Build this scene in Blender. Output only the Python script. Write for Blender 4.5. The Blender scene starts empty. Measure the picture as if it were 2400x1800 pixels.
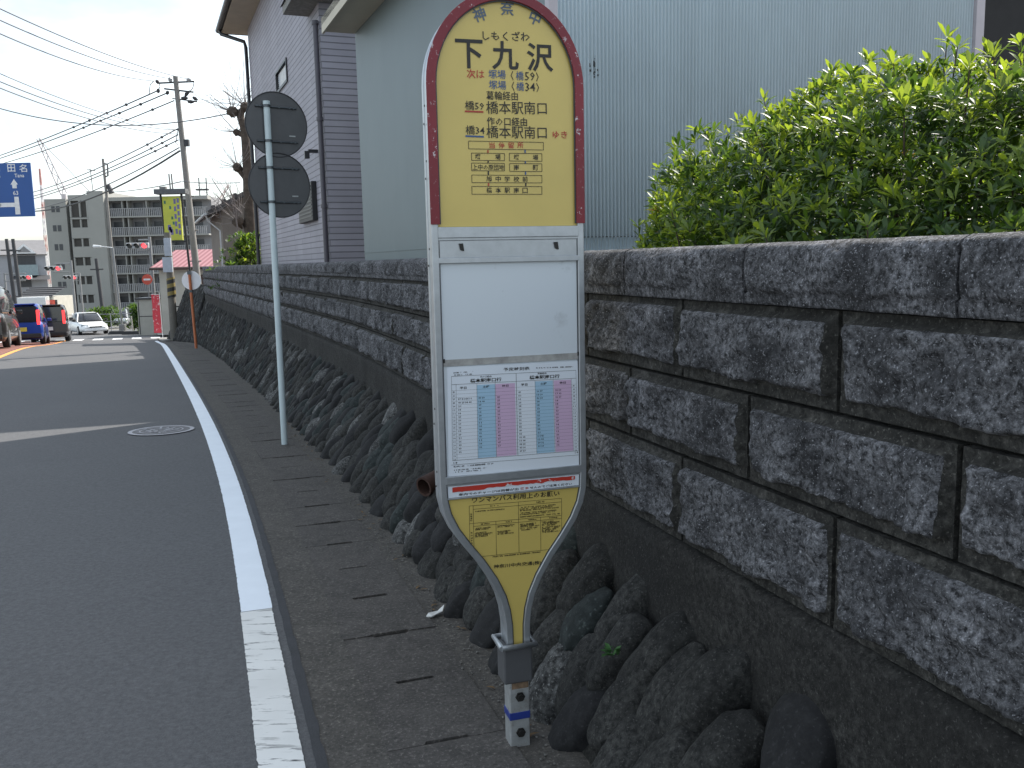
import bpy, bmesh, math, random
from mathutils import Vector, Matrix, noise, Euler
R = math.radians
random.seed(7)
scn = bpy.context.scene
col = scn.collection

# ------------------------------------------------------------------ camera, sky, sun, exposure
CAM_H = 1.6
PITCH, ROLL, FOC = R(7.836), 0.022, 2100.0 / 2400.0
cd = bpy.data.cameras.new('camera'); cam = bpy.data.objects.new('camera', cd); col.objects.link(cam)
cd.sensor_fit = 'HORIZONTAL'; cd.sensor_width = 36; cd.lens = 36 * FOC; cd.clip_start = .05; cd.clip_end = 4000
fw = Vector((0, math.cos(PITCH), -math.sin(PITCH))); rt = Vector((1, 0, 0)); up = Vector((0, math.sin(PITCH), math.cos(PITCH)))
rt2 = rt * math.cos(ROLL) - up * math.sin(ROLL); up2 = up * math.cos(ROLL) + rt * math.sin(ROLL)
mw = Matrix((rt2, up2, -fw)).transposed().to_4x4(); mw.translation = (0, 0, CAM_H)
cam.matrix_world = mw; scn.camera = cam

SUN_EL, SUN_AZ = 43.5, 43.0          # azimuth: degrees from +Y towards +X
world = bpy.data.worlds.new('World'); scn.world = world; world.use_nodes = True
nt = world.node_tree; nt.nodes.clear()
sky = nt.nodes.new('ShaderNodeTexSky'); sky.sky_type = 'NISHITA'; sky.sun_disc = False
sky.sun_elevation = R(SUN_EL); sky.sun_rotation = R(SUN_AZ); sky.air_density = 1.1; sky.dust_density = 2.2; sky.ozone_density = 1.0
tc = nt.nodes.new('ShaderNodeTexCoord'); mp = nt.nodes.new('ShaderNodeMapping'); mp.inputs['Scale'].default_value = (1.2, 1.2, 3.2)
cl = nt.nodes.new('ShaderNodeTexNoise'); cl.inputs['Scale'].default_value = 1.7; cl.inputs['Detail'].default_value = 6; cl.inputs['Roughness'].default_value = .55
cr = nt.nodes.new('ShaderNodeValToRGB'); cr.color_ramp.elements[0].position = .38; cr.color_ramp.elements[1].position = .72
cr.color_ramp.elements[0].color = (.10, .10, .10, 1); cr.color_ramp.elements[1].color = (.85, .85, .85, 1)
mx = nt.nodes.new('ShaderNodeMixRGB'); mx.inputs[2].default_value = (8.9, 9.7, 10.0, 1)
bg = nt.nodes.new('ShaderNodeBackground'); bg.inputs[1].default_value = .11
out = nt.nodes.new('ShaderNodeOutputWorld')
for a, b in ((tc.outputs['Generated'], mp.inputs[0]), (mp.outputs[0], cl.inputs['Vector']), (cl.outputs[0], cr.inputs[0]), (cr.outputs[0], mx.inputs[0]),
             (sky.outputs[0], mx.inputs[1]), (mx.outputs[0], bg.inputs[0]), (bg.outputs[0], out.inputs[0])):
    nt.links.new(a, b)
sl = bpy.data.lights.new('sun', 'SUN'); so = bpy.data.objects.new('sun', sl); col.objects.link(so)
sl.energy = 4.2; sl.angle = R(.53); sl.color = (1, .95, .87)
sdir = Vector((math.sin(R(SUN_AZ)) * math.cos(R(SUN_EL)), math.cos(R(SUN_AZ)) * math.cos(R(SUN_EL)), math.sin(R(SUN_EL))))
so.rotation_euler = sdir.to_track_quat('Z', 'Y').to_euler(); so.location = sdir * 60
vs = scn.view_settings; vs.view_transform = 'Standard'; vs.look = 'None'; vs.gamma = 1; vs.exposure = .92; vs.use_curve_mapping = False
scn.render.film_transparent = False
try:
    scn.cycles.use_denoising = True; scn.cycles.max_bounces = 6; scn.cycles.sample_clamp_indirect = 6
except Exception: pass

# ------------------------------------------------------------------ material helpers
MATS = {}
def newmat(name):
    m = bpy.data.materials.new(name); m.use_nodes = True; n = m.node_tree.nodes; n.clear()
    o = n.new('ShaderNodeOutputMaterial'); b = n.new('ShaderNodeBsdfPrincipled'); m.node_tree.links.new(b.outputs[0], o.inputs[0])
    MATS[name] = m
    return m, m.node_tree, b, o
def nd(t, kind, **kw):
    n = t.nodes.new(kind)
    for k, v in kw.items():
        if k in n.inputs: n.inputs[k].default_value = v
        else: setattr(n, k, v)
    return n
def lk(t, a, b): t.links.new(a, b)
def c4(c): return (c[0], c[1], c[2], 1)
def ramp(t, src, stops):
    r = t.nodes.new('ShaderNodeValToRGB'); e = r.color_ramp.elements
    while len(e) < len(stops): e.new(.5)
    for i, (p, c) in enumerate(stops): e[i].position = p; e[i].color = c4(c) if len(c) == 3 else c
    lk(t, src, r.inputs[0]); return r.outputs[0]
def mixc(t, fac, a, b, mode='MIX'):
    m = t.nodes.new('ShaderNodeMixRGB'); m.blend_type = mode
    for i, v in ((0, fac), (1, a), (2, b)):
        if hasattr(v, 'is_linked') or hasattr(v, 'links'): lk(t, v, m.inputs[i])
        else: m.inputs[i].default_value = v if i == 0 else c4(v)
    return m.outputs[0]
def noi(t, scale, detail=5, rough=.6, vec=None, kind='ShaderNodeTexNoise'):
    n = nd(t, kind); n.inputs['Scale'].default_value = scale
    if 'Detail' in n.inputs: n.inputs['Detail'].default_value = detail
    if 'Roughness' in n.inputs: n.inputs['Roughness'].default_value = rough
    if vec is None:
        c = nd(t, 'ShaderNodeTexCoord'); vec = c.outputs['Object']
    lk(t, vec, n.inputs['Vector']); return n
def bump(t, b, src, strength, dist=.01):
    n = nd(t, 'ShaderNodeBump'); n.inputs['Strength'].default_value = strength; n.inputs['Distance'].default_value = dist
    lk(t, src, n.inputs['Height']); lk(t, n.outputs[0], b.inputs['Normal']); return n
def scl(c, k): return tuple(min(1, max(0, x * k)) for x in c)
def mat(name, c, rough=.6, var=.12, scale=6., metal=0., spec=.5, bmp=0., bscale=60., bdist=.004, fine=0., dirt=None, dirt_amt=.0, emit=None, es=0.):
    """plain surface with a broad and a fine variation of its own colour"""
    if name in MATS: return MATS[name]
    m, t, b, o = newmat(name)
    n1 = noi(t, scale, 5, .6)
    base = ramp(t, n1.outputs[0], [(.3, scl(c, 1 - var)), (.7, scl(c, 1 + var))])
    if fine:
        n2 = noi(t, scale * 25, 3, .7)
        base = mixc(t, fine, base, ramp(t, n2.outputs[0], [(.35, scl(c, .4)), (.65, scl(c, 1.6))]))
    if dirt:
        n3 = noi(t, scale * .6, 8, .7)
        f = ramp(t, n3.outputs[0], [(.52, (0, 0, 0)), (.72, (dirt_amt,) * 3)])
        base = mixc(t, f, base, dirt)
    lk(t, base, b.inputs['Base Color'])
    b.inputs['Roughness'].default_value = rough; b.inputs['Metallic'].default_value = metal
    b.inputs['Specular IOR Level'].default_value = spec
    if bmp:
        n4 = noi(t, bscale, 4, .65); bump(t, b, n4.outputs[0], bmp, bdist)
    if emit:
        b.inputs['Emission Color'].default_value = c4(emit); b.inputs['Emission Strength'].default_value = es
    return m

# ------------------------------------------------------------------ mesh builder
class MB:
    def __init__(s): s.v = []; s.f = []; s.m = []; s.sm = []
    def add(s, vs, fs, mi=0, smooth=False):
        k = len(s.v); s.v += [tuple(p) for p in vs]
        for f in fs: s.f.append([k + i for i in f]); s.m.append(mi); s.sm.append(smooth)
    def quad(s, a, b, c, d, mi=0): s.add([a, b, c, d], [(0, 1, 2, 3)], mi)
    def box(s, lo, hi, mi=0, M=None):
        x0, y0, z0 = lo; x1, y1, z1 = hi
        P = [Vector(p) for p in ((x0, y0, z0), (x1, y0, z0), (x1, y1, z0), (x0, y1, z0), (x0, y0, z1), (x1, y0, z1), (x1, y1, z1), (x0, y1, z1))]
        if M: P = [M @ p for p in P]
        s.add(P, [(0, 3, 2, 1), (4, 5, 6, 7), (0, 1, 5, 4), (1, 2, 6, 5), (2, 3, 7, 6), (3, 0, 4, 7)], mi)
    def cbox(s, c, size, mi=0, M=None):
        s.box([c[i] - size[i] / 2 for i in range(3)], [c[i] + size[i] / 2 for i in range(3)], mi, M)
    def tube(s, pts, r, n=8, mi=0, cap=True, smooth=True):
        pts = [Vector(p) for p in pts]; rs = r if isinstance(r, (list, tuple)) else [r] * len(pts)
        rings = []; prev = None
        for i, p in enumerate(pts):
            d = (pts[min(i + 1, len(pts) - 1)] - pts[max(i - 1, 0)]).normalized()
            if prev is None: a = d.orthogonal().normalized()
            else:
                a = prev - d * prev.dot(d); a = a.normalized() if a.length > 1e-6 else d.orthogonal().normalized()
            prev = a; b = d.cross(a)
            rings.append([p + (a * math.cos(2 * math.pi * k / n) + b * math.sin(2 * math.pi * k / n)) * rs[i] for k in range(n)])
        vs = [q for rg in rings for q in rg]; fs = []
        for i in range(len(pts) - 1):
            for k in range(n): fs.append((i * n + k, i * n + (k + 1) % n, (i + 1) * n + (k + 1) % n, (i + 1) * n + k))
        s.add(vs, fs, mi, smooth)
        if cap:
            s.add(rings[0], [tuple(reversed(range(n)))], mi); s.add(rings[-1], [tuple(range(n))], mi)
    def prism(s, poly, z0, z1, mi=0, M=None):
        """poly in local xy extruded along z"""
        n = len(poly); P = [Vector((x, y, z0)) for x, y in poly] + [Vector((x, y, z1)) for x, y in poly]
        if M: P = [M @ p for p in P]
        fs = [tuple(reversed(range(n))), tuple(range(n, 2 * n))] + [(i, (i + 1) % n, n + (i + 1) % n, n + i) for i in range(n)]
        s.add(P, fs, mi)
    def disc(s, c, nrm, r, th, n=32, mi=0):
        q = Vector(nrm).to_track_quat('Z', 'Y').to_matrix().to_4x4(); q.translation = Vector(c)
        s.prism([(r * math.cos(2 * math.pi * k / n), r * math.sin(2 * math.pi * k / n)) for k in range(n)], 0, th, mi, q)
    def build(s, name, mats, parent=None, bevel=0., loc=None, auto=False):
        me = bpy.data.meshes.new(name); me.from_pydata(s.v, [], s.f)
        for x in (mats if isinstance(mats, (list, tuple)) else [mats]): me.materials.append(x)
        me.polygons.foreach_set('material_index', s.m); me.polygons.foreach_set('use_smooth', s.sm); me.update()
        o = bpy.data.objects.new(name, me); col.objects.link(o)
        if parent: o.parent = parent
        if loc: o.location = loc
        if bevel:
            b = o.modifiers.new('bevel', 'BEVEL'); b.width = bevel; b.segments = 2; b.limit_method = 'ANGLE'; b.angle_limit = R(40)
        return o
def tag(o, label=None, cat=None, group=None, kind=None):
    if label: o['label'] = label
    if cat: o['category'] = cat
    if group: o['group'] = group
    if kind: o['kind'] = kind
    return o
def thing(name, label, cat, loc=(0, 0, 0), rz=0, group=None):
    o = bpy.data.objects.new(name, None); col.objects.link(o); o.empty_display_size = .2
    o.location = loc; o.rotation_euler = (0, 0, rz); return tag(o, label, cat, group)
def copy_tree(o, parent=None):
    c = o.copy(); col.objects.link(c); c.parent = parent
    for ch in [x for x in bpy.data.objects if x.parent == o]: copy_tree(ch, c)
    return c
def text_mesh(mb, s, origin, ux, uy, h, width=None, bold=0., mi=0, rot=0., center=True, lift=Vector((0, 0, 0)), space=1.):
    """append one line of writing; h = character height; origin = centre (or left middle) of the line"""
    cu = bpy.data.curves.new('line', 'FONT'); cu.body = s; cu.size = 1; cu.space_character = space
    cu.resolution_u = 3 if h > .03 else 1
    if bold: cu.offset = bold
    o = bpy.data.objects.new('line', cu); col.objects.link(o)
    dg = bpy.context.evaluated_depsgraph_get(); me = bpy.data.meshes.new_from_object(o.evaluated_get(dg))
    bpy.data.objects.remove(o); bpy.data.curves.remove(cu)
    if not me.vertices: return
    xs = [v.co.x for v in me.vertices]; ys = [v.co.y for v in me.vertices]
    x0, x1, y0, y1 = min(xs), max(xs), min(ys), max(ys)
    sy = h / (y1 - y0); sx = sy if width is None else width / (x1 - x0)
    ca, sa = math.cos(rot), math.sin(rot); P = []
    for v in me.vertices:
        x = (v.co.x - (x0 + x1) / 2) * sx if center else (v.co.x - x0) * sx
        y = (v.co.y - (y0 + y1) / 2) * sy
        x, y = x * ca - y * sa, x * sa + y * ca
        P.append(Vector(origin) + ux * x + uy * y + lift)
    mb.add(P, [tuple(p.vertices) for p in me.polygons], mi); bpy.data.meshes.remove(me)

# ------------------------------------------------------------------ terrain and road line
ZP = [(-30, .35), (0, .05), (3, 0), (8.75, -.15), (20, -.47), (28, -.76), (37, -1.42), (42, -1.72), (55, -2.4), (65, -2.75), (80, -3.4), (95, -4.2), (140, -7.0), (300, -12), (900, -14)]
def zl(y):
    if y <= ZP[0][0]: return ZP[0][1]
    for (a, b), (c, d) in zip(ZP, ZP[1:]):
        if y <= c: return b + (d - b) * (y - a) / (c - a)
    return ZP[-1][1]
def zg(y): return sum(zl(y + d * (1.0 if y < 12 else 2.5)) for d in (-1, -.5, 0, .5, 1)) / 5
def yaw(s):
    T = [(-50, 18.6), (0, 18.6), (1.5, 18.9), (3, 19.7), (5.3, 21.0), (8.7, 22.0), (13.5, 22.5), (40, 22.6), (80, 22.6)]
    for (a, b), (c, d) in zip(T, T[1:]):
        if s <= c: return R(b + (d - b) * (s - a) / (c - a))
    return R(T[-1][1])
_P = {0: Vector((-.684, 2.677))}; DS = .1
for i in range(0, 700): _P[i + 1] = _P[i] + DS * Vector((-math.sin(yaw(i * DS)), math.cos(yaw(i * DS))))
for i in range(0, -250, -1): _P[i - 1] = _P[i] - DS * Vector((-math.sin(yaw(i * DS)), math.cos(yaw(i * DS))))
def S(s, o=0., z=None, dz=0.):
    """s along the white line, o to the right of it"""
    k = max(-249, min(698, math.floor(s / DS))); f = s / DS - k
    p = _P[k].lerp(_P[k + 1], f); a = yaw(s); q = p + Vector((math.cos(a), math.sin(a))) * o
    return Vector((q.x, q.y, (zg(q.y) if z is None else z) + dz))
def frange(a, b, d):
    n = max(1, int(round((b - a) / d))); return [a + (b - a) * i / n for i in range(n + 1)]
def lerp_t(T, x):
    if x <= T[0][0]: return T[0][1]
    for (a, b), (c, d) in zip(T, T[1:]):
        if x <= c: return b + (d - b) * (x - a) / (c - a)
    return T[-1][1]
def ribbon(mb, s0, s1, o0, o1, dz, step=.5, mi=0, n=1):
    ss = frange(s0, s1, step); vs = []; fs = []
    for s in ss:
        for j in range(n + 1):
            a = o0(s) if callable(o0) else o0; b = o1(s) if callable(o1) else o1
            vs.append(S(s, a + (b - a) * j / n, None, dz))
    w = n + 1
    for i in range(len(ss) - 1):
        for j in range(n): fs.append((i * w + j, i * w + j + 1, (i + 1) * w + j + 1, (i + 1) * w + j))
    mb.add(vs, fs, mi)

# --- ground materials
m, t, b, o = newmat('asphalt')
n1 = noi(t, .7, 6, .6); n2 = noi(t, 160, 3, .7); v1 = noi(t, 48, kind='ShaderNodeTexVoronoi')
ca = ramp(t, n1.outputs[0], [(.3, (.056, .057, .060)), (.7, (.080, .081, .085))])
cb = ramp(t, n2.outputs[0], [(.3, (.028, .028, .030)), (.72, (.15, .15, .155))])
n6 = noi(t, 42, 4, .75); cb2 = ramp(t, n6.outputs[0], [(.32, (.035, .035, .037)), (.68, (.15, .15, .155))]); cc = mixc(t, .40, mixc(t, .4, ca, cb), cb2)
n5 = noi(t, 1.3, 3, .5)
rare = nd(t, 'ShaderNodeMath', operation='MULTIPLY'); lk(t, ramp(t, v1.outputs['Distance'], [(.22, (1, 1, 1)), (.30, (0, 0, 0))]), rare.inputs[0])
rs = nd(t, 'ShaderNodeSeparateColor'); lk(t, v1.outputs['Color'], rs.inputs[0])
lk(t, ramp(t, rs.outputs[0], [(.90, (0, 0, 0)), (.99, (1, 1, 1))]), rare.inputs[1])
cc = mixc(t, rare.outputs[0], cc, (.45, .44, .42))
lk(t, cc, b.inputs['Base Color']); b.inputs['Roughness'].default_value = .82; bump(t, b, n2.outputs[0], .5, .004)
m, t, b, o = newmat('red_asphalt')
n2 = noi(t, 150, 3, .7)
lk(t, ramp(t, n2.outputs[0], [(.3, (.14, .055, .04)), (.7, (.24, .10, .075))]), b.inputs['Base Color']); b.inputs['Roughness'].default_value = .85
mat('sealed_edge', (.032, .033, .037), .8, .3, 12, bmp=.5, bscale=90, fine=.3)

def concrete(name, c, speck=.5, sscale=170, moss=0.):
    m, t, b, o = newmat(name)
    n1 = noi(t, 2.3, 7, .65); n2 = noi(t, sscale, 3, .75); n3 = noi(t, 14, 5, .7)
    x = ramp(t, n1.outputs[0], [(.3, scl(c, .65)), (.7, scl(c, 1.25))])
    x = mixc(t, .5, x, ramp(t, n3.outputs[0], [(.35, scl(c, .55)), (.65, scl(c, 1.4))]))
    x = mixc(t, ramp(t, n2.outputs[0], [(.55, (0, 0, 0)), (.70, (speck,) * 3)]), x, scl(c, 3.2))
    x = mixc(t, ramp(t, n2.outputs[0], [(.30, (speck,) * 3), (.45, (0, 0, 0))]), x, scl(c, .25))
    if moss: x = mixc(t, ramp(t, n1.outputs[0], [(.55, (0, 0, 0)), (.75, (moss,) * 3)]), x, (.03, .035, .018))
    lk(t, x, b.inputs['Base Color']); b.inputs['Roughness'].default_value = .9; bump(t, b, n2.outputs[0], .6, .006)
    return m
concrete('pavement_concrete', (.066, .060, .053), .80, 70)
concrete('cover_concrete', (.063, .057, .052), .75, 75)
concrete('dark_void', (.010, .010, .010), .1)
concrete('far_concrete', (.24, .235, .22), .2)

# --- road paint: fresh part and the worn part near the stop
m, t, b, o = newmat('fresh_paint')
n1 = noi(t, 5, 4); lk(t, ramp(t, n1.outputs[0], [(.3, (.72, .77, .83)), (.7, (.77, .82, .88))]), b.inputs['Base Color']); b.inputs['Roughness'].default_value = .55
m, t, b, o = newmat('worn_paint')
cd_ = nd(t, 'ShaderNodeTexCoord'); mp_ = nd(t, 'ShaderNodeMapping'); mp_.inputs['Rotation'].default_value = (0, 0, R(-19)); mp_.inputs['Scale'].default_value = (5, 34, 20)
lk(t, cd_.outputs['Object'], mp_.inputs[0])
n1 = noi(t, 1.0, 6, .75, mp_.outputs[0]); n2 = noi(t, 2.5, 3, .6); n3 = noi(t, 60, 5, .8)
msk = nd(t, 'ShaderNodeMath', operation='ADD'); lk(t, ramp(t, n1.outputs[0], [(.56, (0, 0, 0)), (.61, (1, 1, 1))]), msk.inputs[0])
mm = nd(t, 'ShaderNodeMath', operation='MULTIPLY'); lk(t, ramp(t, n2.outputs[0], [(.42, (.12, .12, .12)), (.56, (1, 1, 1))]), mm.inputs[1]); lk(t, msk.outputs[0], mm.inputs[0])
lk(t, ramp(t, n3.outputs[0], [(.68, (0, 0, 0)), (.74, (.8, .8, .8))]), msk.inputs[1])
lk(t, mixc(t, mm.outputs[0], ramp(t, n2.outputs[0], [(.3, (.62, .62, .60)), (.7, (.72, .72, .70))]), (.09, .09, .09)), b.inputs['Base Color'])
b.inputs['Roughness'].default_value = .7; bump(t, b, n1.outputs[0], .3, .002)
mat('orange_paint', (.75, .30, .07), .7, .15, 9, fine=.25)
mat('crossing_paint', (.70, .72, .74), .7, .12, 3, fine=.2)

# --- ground sheet to the horizon
mat('earth', (.16, .155, .14), .95, .25, .08, fine=.2)
g = MB(); ys = [-30, -20, -12, -6, -3] + frange(0, 70, 1.5) + [75, 80, 85, 90, 95, 110, 125, 140, 180, 220, 300, 500, 900, 2500]
xs = [-2500, -600, -200, -100, -60, -30, 0, 30, 100, 600, 2500]
vs_ = [(x, y, zg(y) - .09) for y in ys for x in xs]; w = len(xs)
g.add(vs_, [(i * w + j, i * w + j + 1, (i + 1) * w + j + 1, (i + 1) * w + j) for i in range(len(ys) - 1) for j in range(w - 1)])
tag(g.build('ground', MATS['earth']), kind='structure')
g = MB(); ribbon(g, -22, 69, -7.6, .045, 0, .8, n=6); tag(g.build('road', MATS['asphalt']), kind='structure')
g = MB(); ribbon(g, 21, 48, -7.5, -4.25, .004, .8, n=2); tag(g.build('red_lane', MATS['red_asphalt']), kind='structure')
def wob(o, s, k): return o + .0016 * noise.noise((s * 5, k, 0)) + .0045 * noise.noise((s * 60, k, 3)) + .003 * noise.noise((s * 140, k, 8))
g = MB(); ribbon(g, 1.52, 39.6, lambda s: wob(-.145, s, 1), lambda s: wob(0, s, 5), .0045, .02); tag(g.build('edge_line', MATS['fresh_paint']), kind='structure')
g = MB(); ribbon(g, -12, 1.515, lambda s: wob(-.148, s, 1) , lambda s: wob(-.004, s, 5), .0042, .015); tag(g.build('worn_edge_line', MATS['worn_paint']), kind='structure')
g = MB(); ribbon(g, 12, 47, -4.2, -4.05, .0045, .6); tag(g.build('centre_line', MATS['orange_paint']), kind='structure')
g = MB(); ribbon(g, -14, 42, lambda s: .030 + .008 * noise.noise((s * 7, 2, 2)), lambda s: .066 + .010 * noise.noise((s * 9, 7, 2)) + .005 * noise.noise((s * 40, 7, 2)), .003, .05); tag(g.build('asphalt_joint', MATS['sealed_edge']), kind='structure')
# cross road at the junction and its crossing bars
g = MB()
for a, b_ in ((44.0, 58.0),):
    ribbon(g, a, b_, -40, 30, -.012, 1.5, n=30)
tag(g.build('cross_road', MATS['asphalt']), kind='structure')
g = MB()
for k in range(9):
    o0 = -7.4 + k * .9; ribbon(g, 45.6, 48.4, o0, o0 + .45, .006, 1.0)
tag(g.build('crossing_bars', MATS['crossing_paint']), kind='structure')

# --- pavement: concrete strip, gutter covers with lifting notches, strip by the wall
BASE_O = [(-6, .80), (0, .80), (6, .80), (12, .88), (18, .95), (32, .95), (44, .45)]
def base_o(s): return lerp_t(BASE_O, s)
g = MB(); ribbon(g, -14, 40, .05, 1.5, -.055, .5, mi=2)
ribbon(g, -14, 40, .0455, .262, .0, .2, mi=0, n=2)
ribbon(g, -14, 40, .672, 1.5, -.003, .25, mi=0, n=3)
rng = random.Random(3); s = -4.0
while s < 38:
    L = .498; gp = rng.choice((.002, .003, .004, .007)); a, b_ = s + gp, s + L + .002
    o0, o1 = .2622, .6718; nw = rng.choice((0, .07, .08, .09)); nw2 = .014 if nw else 0
    if s > 14: nw = 0
    pts = [(a, o0), (a, .467 - nw), (a + nw2, .467 - nw * .9), (a + nw2, .467 + nw * .9), (a, .467 + nw), (a, o1), (b_, o1), (b_, .467 + nw), (b_ - nw2, .467 + nw * .9), (b_ - nw2, .467 - nw * .9), (b_, .467 - nw), (b_, o0)]
    if not nw: pts = [(a, o0), (a, o1), (b_, o1), (b_, o0)]
    tilt = rng.uniform(-.003, .003)
    top = [S(p + (rng.uniform(-.004, .004) if nw and k_ in (2, 3, 8, 9) else 0), q, None, .001 + tilt) for k_, (p, q) in enumerate(pts)]; bot = [S(p, q, None, -.05) for p, q in pts]; n = len(pts)
    if n == 4: g.add(top, [(3, 2, 1, 0)], 1)
    else:
        g.add(top, [(11, 10, 1, 0), (10, 9, 2, 1), (9, 8, 3, 2), (8, 7, 4, 3), (7, 6, 5, 4)], 1)
    g.add(top + bot, [(i, (i + 1) % n, n + (i + 1) % n, n + i) for i in range(n)], 1)
    s += .5
tag(g.build('pavement', [MATS['pavement_concrete'], MATS['cover_concrete'], MATS['dark_void']]), kind='structure')
g = MB(); ribbon(g, 40.0, 46.8, .11, 4.0, .006, .5, n=3); tag(g.build('corner_pavement', MATS['far_concrete']), kind='structure')

# manhole cover
mat('manhole_iron', (.10, .095, .10), .55, .2, 20, metal=.6, bmp=.4, bscale=40)
mat('manhole_rim', (.33, .32, .34), .5, .1, 20, metal=.3)
mc = Vector((-3.88, 9.74)); mz = zg(9.72); slope = (zg(10.2) - zg(9.2)) / 1.0
mt = thing('manhole_cover', 'round iron manhole cover with a pale rim in the road beside the white line', 'manhole cover', (mc.x, mc.y, mz))
mt.rotation_euler = (math.atan(slope), 0, 0)
g = MB(); g.disc((0, 0, .001), (0, 0, 1), .31, .006, 40); g.build('lid', MATS['manhole_iron'], mt)
g = MB(); NR = 48
for r0, r1, z in ((.30, .345, .009), (.215, .23, .010), (.11, .125, .010)):
    ring = [(r * math.cos(2 * math.pi * k / NR), r * math.sin(2 * math.pi * k / NR), z) for k in range(NR) for r in (r0, r1)]
    g.add(ring, [(2 * k, 2 * k + 1, (2 * k + 3) % (2 * NR), (2 * k + 2) % (2 * NR)) for k in range(NR)])
for k in range(26):
    a = random.uniform(0, 6.28); r = random.uniform(.05, .28); q = Matrix.Translation((r * math.cos(a), r * math.sin(a), .009)) @ Matrix.Rotation(a, 4, 'Z')
    g.cbox((0, 0, 0), (.05, .022, .006), 0, q)
g.build('rim', MATS['manhole_rim'], mt)

# ------------------------------------------------------------------ block wall on a cobble base
def rockmat(name, dark, light, s1=75, s2=5, bias=0., bm=.9):
    m, t, b, o = newmat(name)
    n1 = noi(t, s1, 5, .75); n2 = noi(t, s2, 6, .65); n3 = noi(t, s1 * 2.7, 2, .6)
    x = ramp(t, n1.outputs[0], [(.38 + bias, dark), (.56 + bias, tuple((a + c) / 2 for a, c in zip(dark, light))), (.70 + bias, light)])
    x = mixc(t, ramp(t, n2.outputs[0], [(.36, (.85, .85, .85)), (.62, (0, 0, 0))]), x, scl(dark, .9))
    x = mixc(t, ramp(t, n3.outputs[0], [(.60, (0, 0, 0)), (.72, (.55, .55, .55))]), x, scl(light, 1.5))
    lk(t, x, b.inputs['Base Color']); b.inputs['Roughness'].default_value = .92; b.inputs['Specular IOR Level'].default_value = .35
    bump(t, b, n1.outputs[0], bm, .012); return m
rockmat('block_stone', (.020, .020, .022), (.36, .36, .385), 62, 4.5, .0, 1.)
rockmat('block_rim', (.017, .0165, .015), (.12, .115, .105), 46, 5, .02, .7)
rockmat('coping_stone', (.020, .020, .022), (.40, .40, .43), 70, 6, .01, 1.)
rockmat('plinth_concrete', (.013, .0125, .0118), (.075, .072, .067), 46, 2.4, .03, .7)
rockmat('joint_mortar', (.012, .012, .011), (.06, .058, .052), 60, 4, .02, .6)
FACE_O = [(-8, 1.165), (1, 1.165), (4, 1.26), (6.5, 1.35), (18, 1.38), (40, 1.42)]
def face_o(s): return lerp_t(FACE_O, s)
CO = [(.712, .982), (.993, 1.225), (1.236, 1.470)]
END_S = 29.6
bw = thing('boundary_wall', 'long dark rock faced block wall with thick coping above the cobbles', 'wall', tuple(S(0, 1.2, 0)))
inv = Matrix.Translation(-Vector(bw.location))
class LB(MB):
    """builder whose points are given in world space, for children of the wall"""
    org = None
    def build(s, name, mats, parent=None, **kw):
        o_ = parent.location if parent else Vector((0, 0, 0)); s.v = [tuple(Vector(p) - o_) for p in s.v]
        return MB.build(s, name, mats, parent, **kw)
bl = LB(); jm = LB()
def block(mb, s0, s1, z0, z1, near, seed, depth=.05, rough=.046):
    nx, nz = (76, 34) if near == 2 else ((32, 15) if near == 1 else (10, 6))
    rl, rr_, rt_, rb_ = .008 + .006 * noise.noise((seed, 1, 1)), .020 + .010 * noise.noise((seed, 2, 2)), .018 + .006 * noise.noise((seed, 3, 3)), .030
    vs = []; fs = []; kk = []
    for j in range(nz + 1):
        for i in range(nx + 1):
            u, v = i / nx, j / nz
            s = s0 + (s1 - s0) * u; z = z0 + (z1 - z0) * v
            L, Hh = (s1 - s0), (z1 - z0)
            dl, dr, db, dt = u * L, (1 - u) * L, v * Hh, (1 - v) * Hh
            k = 0.
            nz_ = noise.noise((s * 9 + seed, 3, seed)) * .014 + noise.noise((s * 38 + seed, 7, seed)) * .006
            edge = min((dl - rl) / .012, (dr - rr_) / .012, (dt - rt_) / .014, (db - rb_ - nz_) / .008)
            k = max(0., min(1., edge))
            bulge = rough * (.62 + .45 * noise.fractal((s * 6 + seed * 3, z * 6, seed), 1, 2, 4) + .32 * noise.noise((s * 26, z * 26, seed)) + .16 * noise.noise((s * 60, z * 60, seed)))
            off = -k * max(.004, bulge) + .003 * noise.noise((s * 30, z * 30, seed))
            p = S(s, face_o(s) + off, z); vs.append(p); kk.append(k)
    w = nx + 1
    for j in range(nz):
        for i in range(nx): fs.append((j * w + i, j * w + i + 1, (j + 1) * w + i + 1, (j + 1) * w + i))
    mb.add(vs, [tuple(reversed(f)) for f in fs if sum(kk[q] for q in f) >= 2], 0, True); k0 = len(mb.v) - len(vs)
    for f in fs:
        if sum(kk[q] for q in f) < 2: mb.f.append([k0 + q for q in reversed(f)]); mb.m.append(1); mb.sm.append(True)
    # returns into the joint
    rim_i = [j * w for j in range(nz + 1)], [j * w + nx for j in range(nz + 1)], list(range(w)), [nz * w + i for i in range(w)]
    for idx in rim_i:
        a = [vs[q] for q in idx]; bk = [Vector(p) + Vector((math.cos(yaw(s0)), math.sin(yaw(s0)), 0)) * depth for p in a]
        mb.add(a + bk, [(i, i + 1, len(a) + i + 1, len(a) + i) for i in range(len(a) - 1)], 1)
seed = 0
for ci, (z0, z1) in enumerate(CO):
    s = -.333 - .72 * 5 - (0 if ci != 1 else .36)
    while s < END_S - .1:
        e = min(s + .72, END_S); near = 2 if (s > -2.6 and s < 4.5) else (1 if s < 12 and s > -3.5 else 0)
        block(bl, s + .007, e - .007, z0, z1, near, seed * 1.37); seed += 1; s += .72
bl.build('block_courses', [MATS['block_stone'], MATS['block_rim']], bw)
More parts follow.
